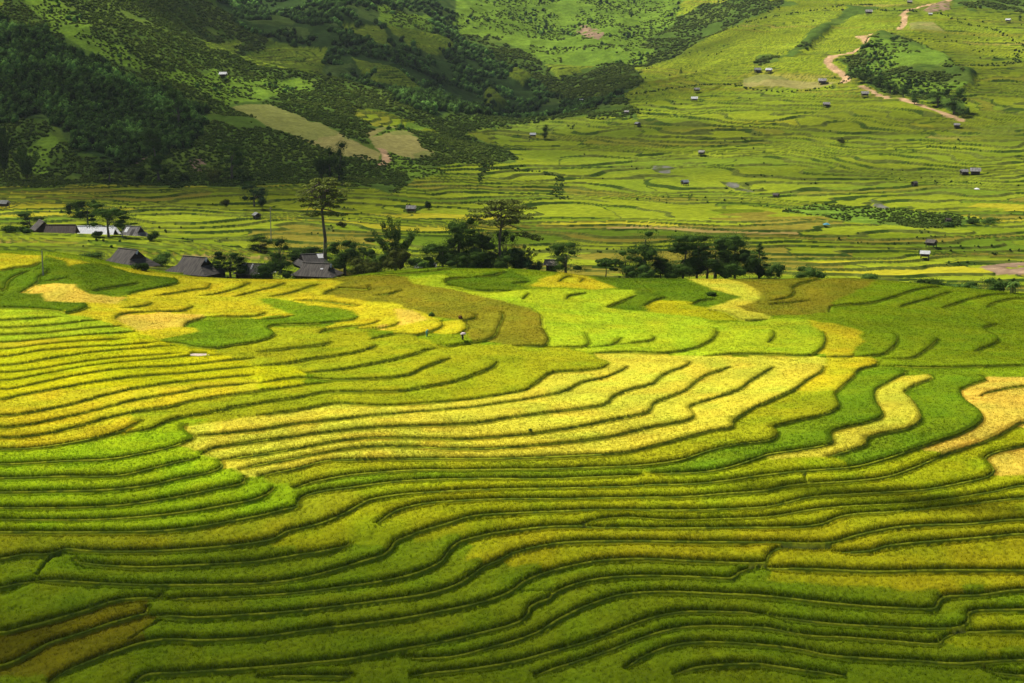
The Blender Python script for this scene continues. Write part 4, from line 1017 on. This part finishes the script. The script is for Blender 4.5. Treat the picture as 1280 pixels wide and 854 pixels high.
# ------------------------------------------------------------------ houses, huts, poles, people
import bmesh, mathutils
def mat_sheet(name, c1, c2, ribs=5.0, rough=.7, streak=.6):
    """weathered corrugated sheet: ribs run down the slope, stains follow the ribs"""
    m, nt, out = mat_new(name)
    tc = N(nt, 'ShaderNodeTexCoord'); mp = N(nt, 'ShaderNodeMapping'); mp.inputs['Scale'].default_value = (2.2, .35, .35); L(nt, tc.outputs['Object'], mp.inputs[0])
    nz = N(nt, 'ShaderNodeTexNoise'); nz.inputs['Scale'].default_value = 1.4; nz.inputs['Detail'].default_value = 6; L(nt, mp.outputs[0], nz.inputs['Vector'])
    rp = N(nt, 'ShaderNodeValToRGB'); rp.color_ramp.elements[0].position = .3; rp.color_ramp.elements[1].position = .3+streak*.6
    rp.color_ramp.elements[0].color = (*c2, 1); rp.color_ramp.elements[1].color = (*c1, 1); L(nt, nz.outputs['Fac'], rp.inputs[0])
    wv = N(nt, 'ShaderNodeTexWave', wave_type='BANDS', bands_direction='X'); wv.inputs['Scale'].default_value = ribs/3; L(nt, tc.outputs['Object'], wv.inputs['Vector'])
    b = N(nt, 'ShaderNodeBump'); b.inputs['Strength'].default_value = .7; b.inputs['Distance'].default_value = .06; L(nt, wv.outputs['Fac'], b.inputs['Height'])
    p = N(nt, 'ShaderNodeBsdfPrincipled'); p.inputs['Roughness'].default_value = rough; p.inputs['Specular IOR Level'].default_value = .25
    L(nt, rp.outputs[0], p.inputs['Base Color']); L(nt, b.outputs[0], p.inputs['Normal']); L(nt, p.outputs[0], out.inputs[0]); return m
M_GREY = mat_sheet('grey_cement_sheet', (.150, .132, .108), (.044, .039, .033))
M_DARK = mat_sheet('dark_cement_sheet', (.098, .090, .080), (.034, .031, .028))
M_PALE = mat_sheet('pale_sheet', (.40, .41, .40), (.22, .22, .21))
M_WHITE = mat_sheet('white_sheet', (.86, .87, .86), (.66, .67, .67))
M_BROWN = mat_sheet('brown_wood_shingle', (.115, .085, .062), (.050, .038, .030))
M_THATCH = mat_sheet('grey_thatch', (.28, .245, .20), (.13, .11, .09))
M_BLUE = mat_sheet('bluish_sheet', (.33, .37, .42), (.16, .18, .21))
M_SILV = mat_sheet('weathered_boards', (.58, .555, .51), (.22, .205, .19))
M_PLANK = mat_sheet('patched_boards', (.30, .285, .26), (.075, .068, .06))
M_WALL = mat_rough('dark_plank_wall', (.060, .046, .034), (.026, .020, .016), 2.5, .9, .4, (4, 4, .6))
M_POST = mat_rough('weathered_post', (.13, .105, .08), (.06, .05, .04), 4, .9, .3)
M_DOOR = mat_rough('plank_door', (.10, .072, .046), (.05, .036, .024), 3, .85, .4, (5, 5, .5))
M_POLE = mat_rough('concrete_pole', (.30, .29, .26), (.20, .19, .17), 3, .9, .2)
def poly_obj(name, V, F, mat, parent=None, thick=0.0, bevel=0.0):
    bm = bmesh.new(); vs = [bm.verts.new(v) for v in V]
    for f in F: bm.faces.new([vs[i] for i in f])
    if thick: bmesh.ops.solidify(bm, geom=bm.faces[:], thickness=thick)
    bmesh.ops.recalc_face_normals(bm, faces=bm.faces[:])
    if bevel: bmesh.ops.bevel(bm, geom=bm.edges[:], offset=bevel, segments=1, affect='EDGES')
    me = bpy.data.meshes.new(name); bm.to_mesh(me); bm.free(); me.materials.append(mat)
    o = bpy.data.objects.new(name, me); COL.objects.link(o); o.parent = parent; return o
def box(name, x0, x1, y0, y1, z0, z1, mat, parent=None, bevel=0.0):
    V = [(x, y, z) for z in (z0, z1) for y in (y0, y1) for x in (x0, x1)]
    return poly_obj(name, V, [(0, 1, 3, 2), (4, 5, 7, 6), (0, 1, 5, 4), (2, 3, 7, 6), (0, 2, 6, 4), (1, 3, 7, 5)], mat, parent, 0, bevel)
def empty(name, X, Y, Z, yaw, label, cat, group=None):
    o = plant(name, label, cat, X, Y, Z, group); o.rotation_euler = (0, 0, math.radians(yaw)); return o
def farmhouse(label, X, Y, Z, yaw, Lh, Wd, wall_h, rise, Lr, g, roof, sheets=(), gable=None, name='farmhouse'):
    """long house: plank walls, a roof with small gables over hipped ends; ridge along local x"""
    r = empty(name, X, Y, Z, yaw, label, 'house')
    a, b, e = Lh/2, Wd/2, .7
    w = box('wall', -a+e, a-e, -b+e, b-e, -.8, wall_h+.25, M_WALL, r)
    box('door', -.55, .55, -b+e-.07, -b+e-.01, -.6, min(1.9, wall_h-.1), M_DOOR, r)
    for sx in (-.6, .6): box('window', sx*a-.45, sx*a+.45, -b+e-.06, -b+e-.01, .9, min(1.7, wall_h-.2), M_DOOR, r)
    yg, zg, q = b*(1-g), wall_h+rise*g, Lr/2
    z1 = wall_h+rise; z0 = wall_h
    V = [(-q, 0, z1), (q, 0, z1), (q, -yg, zg), (a, -b, z0), (-a, -b, z0), (-q, -yg, zg), (q, yg, zg), (a, b, z0), (-a, b, z0), (-q, yg, zg)]
    sag = V
    F = [(0, 1, 2, 3, 4, 5), (1, 0, 9, 8, 7, 6), (3, 2, 6, 7), (4, 8, 9, 5)] if g > 0 else [(0, 1, 3, 4), (1, 0, 8, 7)]
    rf = poly_obj('roof', V if g > 0 else V, F, roof, r, .14)
    for s in (-1, 1):
        if g > 0: tri_ = [(s*(q-.25), -yg*.96, zg+.03), (s*(q-.25), yg*.96, zg+.03), (s*(q-.25), 0, z1-.12)]
        else: tri_ = [(s*(a-e-.02), -b+e, z0), (s*(a-e-.02), b-e, z0), (s*(a-e-.02), 0, z1-.25)]
        poly_obj('gable', tri_, [(0, 1, 2)], gable or M_WALL, r, .08)
    box('ridge_cap', -q-.1, q+.1, -.16, .16, z1+.0, z1+.12, roof, rf)
    for (t0, t1, f0, f1, mt, lb) in sheets:          # replacement sheets lying on the camera-side slope
        def P(t, f): return (-q+2*q*t, -b*f, z1-rise*f+.10)
        so_ = poly_obj('roof_sheet', [P(t0, f0), P(t1, f0), P(t1, f1), P(t0, f1)], [(0, 1, 2, 3)], mt, rf, .04); so_['label'] = lb
    return r
def cap(r, x, z, size, mat=M_WHITE):
    o = poly_obj('gable_cap', [(x, -.05, z+.1), (x+.05, -size*.8, z-size*.75), (x+.3, -size*.45, z-size*1.1), (x+.3, .05, z-.1)], [(0, 1, 2, 3)], mat, r, .06); o['label'] = 'white patch at the roof end'
def house_at(u, vr, Y, base_drop, **k):
    """ridge at sheet point (u, vr)"""
    X = (u-CU)/2112*Y; Zr = float(slope_of(vr))*Y; G = float(valley_z(X, Y)) if Y > 391 else float(near_z(X, Y))
    wall = max(1.7, Zr-k['rise']-G); return X, Y, Zr-k['rise']-wall, wall
def add_house(label, u, vr, Y, yaw, Lh, Wd, rise, Lr, g, roof, sheets=(), caps=(), gable=None, name='farmhouse'):
    X, Y, Z, wall = house_at(u, vr, Y, 0, rise=rise)
    r = farmhouse(label, X, Y, Z, yaw, Lh, Wd, wall, rise, Lr, g, roof, sheets, gable, name)
    for s in caps: cap(r, s*(Lr/2), wall+rise, .9)
    return r
add_house('dark grey hip roofed farmhouse, left one of the pair at the crest', 161, 311.5, 399, -36, 11.5, 10.0, 3.9, 6.6, .5, M_GREY, [(.15, .45, .72, .96, M_BROWN, 'brown moss stained strip near the eave')], (1,))
add_house('dark grey hip roofed farmhouse, right one of the pair at the crest', 244, 321.0, 398, -28, 13.0, 9.2, 3.6, 6.8, .5, M_GREY, [], (1,))
add_house('low dark roofed house with two pale roof strips behind the leafy bush', 317, 329.5, 402, -14, 8.6, 6.0, 2.3, 6.0, .45, M_DARK, [(.08, .22, .03, .62, M_PALE, 'pale sheet strip'), (.45, .53, .03, .55, M_PALE, 'narrow pale sheet strip')], (1,))
add_house('upper grey roofed house with a white sheet end, under the very tall slim tree', 391, 317.5, 428, 24, 8.5, 8.5, 2.6, 6.2, .5, M_DARK, [(.66, 1.0, .02, .40, M_WHITE, 'white sheet at the right end'), (.02, .10, .1, .9, M_GREY, 'grey sheet')], ())
add_house('lower wide grey roofed house at the crest in front of the white ended roof', 396, 329.0, 402, -17, 11.0, 7.4, 2.7, 7.2, .5, M_GREY, [(.72, .82, .38, .47, M_WHITE, 'small white patch')], (1,))
add_house('long brown shingle roofed house in the left hamlet', 79, 281.0, 468, 2, 9.0, 6.4, 2.7, 8.2, 0, M_BROWN)
add_house('long white sheet roofed house in the left hamlet', 123, 283.0, 474, -3, 11.4, 9.4, 2.7, 11.0, 0, M_WHITE)
add_house('weathered plank house with silvery patched roof right of the long white roof', 169, 283.0, 478, -22, 8.6, 7.4, 3.2, 5.0, .5, M_PLANK, [(.1, .3, .1, .5, M_WHITE, 'white board'), (.55, .75, .25, .8, M_DARK, 'dark board')], ())
add_house('small grey gabled house half hidden behind the very dark round tree', 55, 276.0, 480, -60, 6.0, 5.4, 2.4, 5.6, 0, M_GREY)
add_house('small grey shed beside the lone dark tree at the crest', 689, 325.0, 399, -10, 3.6, 3.0, 1.1, 3.2, 0, M_THATCH, [], (), None, 'shed')
add_house('low shed with a thin pale roof strip at the crest', 532, 329.6, 404, 4, 5.4, 3.6, .8, 5.2, 0, M_PALE, [], (), None, 'shed')
add_house('white sheet lean-to beside the low dark roof with pale strips', 334, 335.6, 393, -6, 3.6, 3.0, 1.1, 3.2, 0, M_WHITE, [], (), None, 'shed')
def hut(label, u, v, wpx, roof, yaw, stilt=.7, group='small field huts on the terraces', ratio=.8, hh=1.0):
    X, Y, Z = spot(u, v); W = wpx*px(Y)*.75; r = empty('field_hut', X, Y, Z, yaw, label, 'hut', group)
    a, b = W*.40, W*.40*ratio; wh = stilt+W*.30*hh; rise = W*.26*hh
    for sx in (-1, 1):
        for sy in (-1, 1): box('post', sx*a-.09, sx*a+.09, sy*b-.09, sy*b+.09, -.7, wh, M_POST, r)
    box('floor', -a-.05, a+.05, -b-.05, b+.05, stilt-.14, stilt, M_POST, r)
    box('wall', -a+.12, a-.12, -b+.12, b-.12, stilt+.002, wh, M_WALL, r)
    A, B = W*.52, b+W*.14; z1 = wh+rise; z0 = wh-rise*.22
    poly_obj('roof', [(-A, -B, z0), (A, -B, z0), (A, 0, z1), (-A, 0, z1), (A, B, z0), (-A, B, z0)], [(0, 1, 2, 3), (3, 2, 4, 5)], roof, r, .07)
    for s in (-1, 1): poly_obj('gable', [(s*(a-.2), -b+.12, wh), (s*(a-.2), b-.12, wh), (s*(a-.2), 0, z1-.14)], [(0, 1, 2)], M_WALL, r, .05)
    return r
HUTS = [
 ('stilt hut with a bright white roof, lower of the two on the right valley floor', 1156, 323, 16, M_WHITE, -18),
 ('open stilt hut with a grey thatch roof just above the white roofed hut', 1164, 309, 17, M_THATCH, -40),
 ('left smaller hut of the touching pair on the sunny right terraces', 1205, 219, 13, M_SILV, 10),
 ('right larger hut of the touching pair on the sunny right terraces', 1219, 219, 17, M_SILV, -12),
 ('tiny dark hut on legs left below the touching pair of huts', 1143, 233, 10, M_GREY, 30),
 ('tiny dark hut near the stony stream in the valley', 970, 248, 10, M_GREY, -35),
 ('blue grey hut left of the stony stream', 856, 232, 12, M_BLUE, 25),
 ('small brown hut on the green river bank above the two stilt huts', 1185, 279, 9, M_BROWN, 5),
 ('dark walled hut beside the end of the upper dirt road loop', 1028, 105, 13, M_SILV, -20),
 ('low grey hut on the terrace below the dirt road loop', 1033, 134, 11, M_SILV, 4),
 ('grey hut touching the gap in the dirt road', 1081, 121, 12, M_SILV, 0),
 ('grey hut below the lower end of the dirt road', 1196, 160, 10, M_SILV, -20),
 ('tiny white walled hut at the top right beside a tiny tree', 1260, 28, 8, M_WHITE, -30),
 ('white roofed hut at the end of the long shrub row on the upper terraces', 961, 91, 10, M_WHITE, -24),
 ('flat grey hut left of the white roofed hut by the shrub row', 947, 91, 11, M_PALE, 3),
 ('white roofed hut on the left part of the right hillside', 868, 127, 11, M_WHITE, -4),
 ('dark hut above the white roofed hut on the left part of the right hillside', 871, 115, 9, M_SILV, 15),
 ('grey hut at the left end of the green bank under the hillside', 877, 194, 10, M_SILV, -25),
 ('grey hut at the top between the shrub row and the road scar', 1086, 18, 11, M_SILV, 0),
 ('tiny grey hut cut by the top edge above the road', 1137, 5, 8, M_SILV, 0),
 ('white roofed hut in the valley mouth below the dark wood', 726, 129, 9, M_WHITE, -15),
 ('small white roofed hut beside the lone dark tree in the valley mouth', 666, 172, 10, M_WHITE, 5),
 ('hut with pale gable in the middle of the valley mouth terraces', 797, 158, 9, M_PALE, -50),
 ('faint grey hut on the dark square plot of the valley mouth', 783, 143, 8, M_SILV, 0),
 ('hut with a striped pale roof above the fan shaped bamboo', 514, 266, 16, M_SILV, -4),
 ('dark hut with a pale roof edge left of the very tall slim tree', 321, 274, 14, M_PALE, -58),
 ('long white roofed hut high on the grassy left spur', 279, 97, 12, M_WHITE, -5),
 ('hut with a pale roof cut by the left picture edge', 5, 260, 17, M_PALE, -12),
 ('tiny white hut under the bare road scar at the top', 1163, 20, 6, M_WHITE, 0),
]
for label, u, v, wpx, roof, yaw in HUTS: hut(label, u, v, wpx, roof, yaw)
# poles
def pole(label, X, Y, Z, h, arm=True):
    r = empty('utility_pole', X, Y, Z, 12, label, 'pole'); s = Soup(); s.add(*tube([[0, 0, -.5], [0, 0, h*.5], [0, 0, h]], [.15, .12, .09], 8), np.array([.3, .3, .3])); s.build('shaft', M_POLE, r, True)
    if arm: box('crossarm', -.65, .65, -.05, .05, h-.5, h-.38, M_POST, r)
X, Y, Z = spot(339, 304); pole('thin grey pole standing in the fields behind the hamlet roofs', X, Y, Z, float(slope_of(259))*Y-Z)
X, Y = [float(q[0]) for q in survey(54, 345)]; pole('thin pole standing in the dark green plot near the left crest', X, Y, float(near_z(X, Y)), 5.2, False)
X, Y, Z = spot(153, 297); pole('short pole in front of the right end of the long white roof', X, Y, Z, float(slope_of(279))*Y-Z, False)
# cloths and bags lying about
def sheet_cloth(label, X, Y, Z, w, d, c, name, cat, seed, lift=.35):
    n = 12; g = np.linspace(-.5, .5, n); A, B = np.meshgrid(g, g); H = lift*(1-(2*np.abs(A))**2)*(1-(2*np.abs(B))**2) + .10*lift*vnoise(A*6+seed, B*6, seed)
    m = mat_rough(name+'_cloth', c, tuple(q*.8 for q in c), 5, .6, .2)
    idx = np.arange(n*n).reshape(n, n); F = np.stack([idx[:-1, :-1].ravel(), idx[:-1, 1:].ravel(), idx[1:, 1:].ravel(), idx[1:, :-1].ravel()], 1)
    V = np.stack([A.ravel()*w, B.ravel()*d, H.ravel()], 1); V2 = V.copy(); V2[:, 2] = np.minimum(V2[:, 2]-.03, 0)
    o = new_mesh(name, np.vstack([V, V2]), np.vstack([F, F[:, ::-1]+n*n]), m, None, None, True); o.location = (X, Y, Z); return tag(o, label, cat)
X, Y, Z = spot(1033, 284); sheet_cloth('blue tarpaulin lying in the valley field', X, Y, Z+.9, 2.3, 2.2, (.05, .22, .27), 'tarpaulin', 'tarp', 3, .5)
X, Y, Z = spot(1221, 237); sheet_cloth('white tarpaulin lying on the terrace below the touching pair of huts', X, Y, Z+.2, 2.0, 2.2, (.7, .7, .67), 'tarpaulin', 'tarp', 5, .45)
X, Y = [float(q[0]) for q in survey(1153, 768)]; sheet_cloth('small white bag on the dark bund in the lower right rows', X, Y, float(near_z(X, Y))+.25, .55, .5, (.82, .84, .82), 'bag', 'bag', 7, .35)
# ---- people: one skinned body each, clothes as children
M_SKIN = mat_rough('skin', (.42, .26, .17), (.36, .21, .13), 6, .6, .05)
M_HAIR = mat_rough('black_hair', (.012, .010, .009), (.02, .016, .014), 20, .6, .2)
M_TURQ = mat_rough('turquoise_shirt_cloth', (.12, .50, .52), (.09, .40, .43), 7, .8, .2)
M_INDIGO = mat_rough('indigo_cloth', (.016, .018, .028), (.010, .011, .018), 7, .85, .2)
M_PINK = mat_rough('pale_pink_cloth', (.82, .70, .70), (.74, .60, .62), 3, .7, .1)
M_STRAW = mat_rough('straw_hat', (.55, .47, .30), (.42, .34, .2), 8, .8, .3)
M_STEEL = mat_rough('umbrella_shaft', (.3, .3, .3), (.2, .2, .2), 8, .5, 0)
def skinned(name, pts, edges, rad, mat, parent):
    me = bpy.data.meshes.new(name); me.from_pydata([tuple(p) for p in pts], edges, []); o = bpy.data.objects.new(name, me); COL.objects.link(o)
    md = o.modifiers.new('s', 'SKIN'); sv_ = me.skin_vertices[0].data
    for i, q in enumerate(rad): sv_[i].radius = (q, q*.9) if np.ndim(q) == 0 else tuple(q)
    sv_[0].use_root = True
    o.modifiers.new('u', 'SUBSURF').levels = 2; o.modifiers['u'].render_levels = 2
    dg = bpy.context.evaluated_depsgraph_get(); nm = bpy.data.meshes.new_from_object(o.evaluated_get(dg)); nm.name = name
    bpy.data.objects.remove(o); nm.materials.clear(); nm.materials.append(mat)
    for p in nm.polygons: p.use_smooth = True
    o = bpy.data.objects.new(name, nm); COL.objects.link(o); o.parent = parent; return o
def ellipsoid(name, c, r, mat, parent, zmin=None):
    bm = bmesh.new(); bmesh.ops.create_uvsphere(bm, u_segments=20, v_segments=12, radius=1.0)
    for v in bm.verts: v.co = mathutils.Vector((c[0]+v.co.x*r[0], c[1]+v.co.y*r[1], c[2]+v.co.z*r[2]))
    if zmin is not None: bmesh.ops.delete(bm, geom=[v for v in bm.verts if v.co.z < zmin], context='VERTS')
    me = bpy.data.meshes.new(name); bm.to_mesh(me); bm.free(); me.materials.append(mat)
    for p in me.polygons: p.use_smooth = True
    o = bpy.data.objects.new(name, me); COL.objects.link(o); o.parent = parent; return o
def person(label, X, Y, Z, yaw, shirt, legs, raise_right=False, stoop=0.0, hat=None):
    r = empty('person', X, Y, Z, yaw, label, 'person'); s = stoop
    pel = np.array([0, 0, .90]); ch = np.array([0, -.22*s, 1.28-.06*s]); nk = np.array([0, -.30*s, 1.42-.08*s]); hd = np.array([0, -.36*s-.01, 1.55-.10*s]); tp = hd+np.array([0, 0, .09])
    pts = [pel, ch, nk, hd, tp]; ed = [(0, 1), (1, 2), (2, 3), (3, 4)]; rad = [(.145, .11), (.165, .115), .055, .085, .07]
    for sx in (-1, 1):
        sh = ch+np.array([sx*.17, 0, .07])
        if raise_right and sx == 1: elb = sh+np.array([.10, -.16, -.14]); wr = elb+np.array([-.06, -.14, .20])
        else: elb = sh+np.array([sx*.07, .03, -.28]); wr = elb+np.array([sx*.02, -.12, -.22])
        hn = wr+(wr-elb)/np.linalg.norm(wr-elb)*.08; b = len(pts)
        pts += [sh, elb, wr, hn]; ed += [(1, b), (b, b+1), (b+1, b+2), (b+2, b+3)]; rad += [.062, .045, .032, .036]
        for kf in range(4):                                      # fingers, curled
            d_ = (wr-elb)/np.linalg.norm(wr-elb); f0 = hn+np.array([(kf-1.5)*.018, 0, 0])+d_*.02; f1 = f0+d_*(.05+.008*(1.5-abs(kf-1.5))); b2 = len(pts)
            pts += [f0, f1+np.array([0, -.01, 0])]; ed += [(b+3, b2), (b2, b2+1)]; rad += [.010, .008]
        b3 = len(pts); pts += [wr+np.array([-sx*.04, -.02, -.02])]; ed += [(b+2, b3)]; rad += [.011]
        hip = pel+np.array([sx*.09, 0, -.05]); kn = np.array([sx*.10, -.04-.05*(sx > 0), .50]); an = np.array([sx*.11, .05-.12*(sx > 0), .09]); toe = an+np.array([0, -.15, -.05]); b = len(pts)
        pts += [hip, kn, an, toe]; ed += [(0, b), (b, b+1), (b+1, b+2), (b+2, b+3)]; rad += [.092, .062, .042, .036]
    nb = len(pts); pts += [hd+np.array([0, -.105, -.005])]; ed += [(3, nb)]; rad += [.016]       # nose
    skinned('body', pts, ed, rad, M_SKIN, r)
    sp = [pel+np.array([0, 0, -.06]), pel+np.array([0, 0, .14]), ch, nk+np.array([0, 0, -.04])]; se = [(0, 1), (1, 2), (2, 3)]; sr = [(.18, .14), (.175, .135), (.195, .145), .075]
    for i, sx in enumerate((-1, 1)):
        b0 = 5+i*14; b = len(sp); sp += [pts[b0], pts[b0+1]]; se += [(2, b), (b, b+1)]; sr += [.085, .066]
    skinned('shirt', sp, se, sr, shirt, r)
    tp_ = [pel+np.array([0, 0, .03])]; te = []; tr = [(.165, .13)]
    for i in range(2):
        b0 = 5+i*14+9+4+0
    for sx in (-1, 1):
        hip = pel+np.array([sx*.09, 0, -.05]); kn = np.array([sx*.10, -.04-.05*(sx > 0), .50]); an = np.array([sx*.11, .05-.12*(sx > 0), .16]); b = len(tp_)
        tp_ += [hip, kn, an]; te += [(0, b), (b, b+1), (b+1, b+2)]; tr += [.112, .082, .066]
    skinned('trousers', tp_, te, tr, legs, r)
    ellipsoid('hair', hd+np.array([0, .02, .05]), (.098, .108, .10), M_HAIR, r, hd[2]+.01)
    for sx in (-1, 1): e_ = ellipsoid('eye', hd+np.array([sx*.032, -.078, .015]), (.011, .008, .008), M_HAIR, r)
    if hat:
        n = 20; th = np.linspace(0, 2*np.pi, n, endpoint=False); rr = [.0, .10, .22]; zz = [.17, .11, .02]; V = [hd+np.array([0, 0, .19])]
        for a_, z_ in zip(rr[1:], zz[1:]): V += [hd+np.array([a_*math.cos(t), a_*math.sin(t), z_+.02]) for t in th]
        F = [(0, 1+i, 1+(i+1) % n) for i in range(n)] + [(1+i, 1+n+i, 1+n+(i+1) % n, 1+(i+1) % n) for i in range(n)]
        poly_obj('hat', V, F, hat, r, .015)
    return r
def near_at(u, v): X, Y = survey(u, v); return float(X[0]), float(Y[0]), float(near_z(X, Y)[0])
X, Y, Z = near_at(533.5, 422); person('person in a turquoise shirt and dark trousers stepping along the bund', X, Y, Z+.22, 25, M_TURQ, M_INDIGO, False, .8, M_TURQ)
X, Y, Z = near_at(578.5, 430); Z += .18
person('person in dark indigo clothes sheltering under a pale pink umbrella on the path', X, Y, Z, -15, M_INDIGO, M_INDIGO, True, .1)
ur = empty('umbrella', X+.10, Y-.16, Z+1.15, 0, 'pale pink open umbrella held above the person on the path', 'umbrella')
s = Soup(); s.add(*tube([[0, 0, -.12], [0, 0, .3], [0, 0, .66]], .012, 6), np.array([.3, .3, .3])); s.build('shaft', M_STEEL, ur)
n = 16; V = [(0, 0, .62)]; F = []
for k, (rr_, zz_) in enumerate([(.25, .58), (.45, .46), (.56, .26)]): V += [(rr_*(1 if (i % 2 == 0 or k < 2) else .93)*math.cos(i*2*math.pi/n), rr_*(1 if (i % 2 == 0 or k < 2) else .93)*math.sin(i*2*math.pi/n), zz_) for i in range(n)]
F = [(0, 1+i, 1+(i+1) % n) for i in range(n)]
for k in range(2): F += [(1+k*n+i, 1+(k+1)*n+i, 1+(k+1)*n+(i+1) % n, 1+k*n+(i+1) % n) for i in range(n)]
poly_obj('canopy', V, F, M_PINK, ur, .012)
X, Y, Z = near_at(575, 403); grow('bush', X, Y, Z+.2, 1.0, .8, np.array([.30, .16, .07]), 'dry red brown shrub on the plot edge above the umbrella', 901)
X, Y, Z = near_at(539.5, 398); grow('bush', X, Y, Z+.2, 1.05, 1.2, G_LIGHT*2.0, 'small round green bush in the yellow plot above the turquoise shirt', 902)
X, Y, Z = near_at(663, 544); grow('bush', X, Y, Z+.3, .4, .45, G_LIGHT*2.0, 'small green weed tuft on the bund of the golden terraces', 903)
X, Y, Z = near_at(890, 372); grow('bush', X, Y, Z+.3, 1.0, 2.2, G_DARK*1.6, 'small dark weed patch in the dark green plot under the right tree block', 904)
HAZE = .00003
# ------------------------------------------------------------------ camera, sun, sky
cam = bpy.data.cameras.new('camera'); cam.sensor_width = 36.0; cam.lens = FPX*36.0/1280.0; cam.clip_start = 1.0; cam.clip_end = 9000
co = bpy.data.objects.new('camera', cam); COL.objects.link(co); co.location = (0, 0, 0); co.rotation_euler = (math.pi/2-PITCH, 0, 0); SC.camera = co
SUN = np.array([-.45, .33, .83]); SUN /= np.linalg.norm(SUN)
el = math.asin(SUN[2]); az = math.atan2(SUN[0], SUN[1])
sl = bpy.data.lights.new('sun', 'SUN'); sl.energy = 5.0; sl.angle = math.radians(.5); sl.color = (1, .94, .84)
so = bpy.data.objects.new('sun', sl); COL.objects.link(so)
import mathutils
so.rotation_euler = mathutils.Vector(-SUN).to_track_quat('-Z', 'Y').to_euler()
w = bpy.data.worlds.new('World'); SC.world = w; w.use_nodes = True; nt = w.node_tree
bg = nt.nodes['Background']; sk = nt.nodes.new('ShaderNodeTexSky'); sk.sky_type = 'NISHITA'; sk.sun_disc = False
sk.sun_elevation = el; sk.sun_rotation = az
nt.links.new(sk.outputs[0], bg.inputs[0]); bg.inputs[1].default_value = .06
SC.view_settings.view_transform = 'Standard'; SC.view_settings.look = 'None'; SC.view_settings.gamma = 1; SC.view_settings.exposure = .7
SC.cycles.max_bounces = 5; SC.cycles.diffuse_bounces = 2; SC.cycles.transmission_bounces = 4; SC.cycles.use_denoising = True

SC.cycles.volume_bounces = 0
CLOUDS = [ # sheet point shaded, radii, optical depth, height, reach, thickness, yaw
 (440, 1050, 190, 64, .9, 340, 384, 40, .03), (-80, 840, 80, 48, .8, 360, 384, 40, 0), (1180, 1040, 120, 56, .9, 345, 384, 40, -.05),
 (1275, 560, 50, 40, .25, 350, 384, 40, 0),
 (1180, 400, 60, 50, .55, 350, 384, 40, .1), (330, 342, 120, 24, .4, 350, 384, 30, 0), (140, 240, 160, 80, 1.4, 360, 700, 40, 0),
 (90, 130, 230, 120, 1.25, 420, 2000, 60, -.3), (430, 60, 300, 260, 1.25, 460, 2000, 70, .2), (690, 130, 130, 150, .6, 450, 2000, 60, .2),
 (620, 290, 150, 60, .4, 350, 700, 40, 0), (960, 300, 130, 40, .35, 350, 700, 40, 0), (740, 175, 140, 80, .8, 420, 1300, 50, .1), (890, 60, 70, 160, .4, 430, 2000, 50, .1),
 (1000, 215, 130, 30, .5, 420, 1300, 40, 0), (1120, 150, 110, 45, .45, 425, 1500, 40, .1),
 (1240, 100, 90, 100, .4, 430, 2000, 50, .1)]
# ------------------------------------------------------------------ unseen clouds, placed and lens-shaped to lay soft shade on the ground
def cloud_mat(name, density):
    m, nt, out = mat_new(name)
    v = N(nt, 'ShaderNodeVolumeScatter'); v.inputs['Color'].default_value = (.93, .94, .96, 1); v.inputs['Density'].default_value = density
    L(nt, v.outputs[0], out.inputs['Volume']); return m
import bmesh
def cloud(u, v, rx, ry, tau, z0, seed, ymax=384.0, thick=34.0, yaw=0.0):
    if ymax < 400: X, Y = survey(u, v); Z = land(X, Y)
    else: X, Y = survey(u, v, 400, 2600, 900); Z = land(X, Y)
    X, Y, Z = float(X[0]), float(Y[0]), float(Z[0])
    t = (z0 - Z)/SUN[2]
    bm = bmesh.new(); bmesh.ops.create_icosphere(bm, subdivisions=4, radius=1.0)
    P = np.array([p.co for p in bm.verts]); az_ = P*2.2 + seed*3.1
    r = 1 + .09*vnoise(az_[:, 0], az_[:, 1]+az_[:, 2]*1.7, seed) + .04*vnoise(az_[:, 0]*2.6, az_[:, 1]*2.6+az_[:, 2]*3, seed+1)
    P[:, 2] = P[:, 2]*np.abs(P[:, 2])**1.7
    P = P*r[:, None]*np.array([rx, ry, thick]); P[:, 2] = np.where(P[:, 2] < 0, P[:, 2]*.6, P[:, 2])
    c_, s_ = math.cos(yaw), math.sin(yaw); P[:, :2] = np.stack([P[:, 0]*c_-P[:, 1]*s_, P[:, 0]*s_+P[:, 1]*c_], 1)
    bm.faces.ensure_lookup_table(); F = np.array([[q.index for q in f.verts] for f in bm.faces]); bm.free()
    o = new_mesh('cloud', P, F, cloud_mat('cloud_vapour', tau/(1.6*thick)*SUN[2]), None, None, True)
    o.location = (X+SUN[0]*t, Y+SUN[1]*t, z0)
    tag(o, 'unseen lens shaped cloud placed to shade the ground', 'cloud', kind='stuff')
for i, (u, v, rx, ry, tau, z0, ymax, th, yaw) in enumerate(CLOUDS):
    cloud(u, v, rx, ry, tau, z0, 11+i, ymax, th, yaw)

# ------------------------------------------------------------------ thin haze over the whole valley
zt_, zb_ = float(ZV.max())+6, float(min(ZV.min(), ground.min()))-1.5
hz, nt, out = mat_new('valley_air'); v = N(nt, 'ShaderNodeVolumePrincipled'); v.inputs['Color'].default_value = (.78, .86, .92, 1); v.inputs['Density'].default_value = HAZE; v.inputs['Anisotropy'].default_value = .3
L(nt, v.outputs[0], out.inputs['Volume'])
ho = box('haze', -1190, 1190, -25, 2700, zb_, zt_, hz); tag(ho, 'thin pale haze filling the valley', 'haze', kind='stuff')
print('HAZE TOP', zt_, zb_)
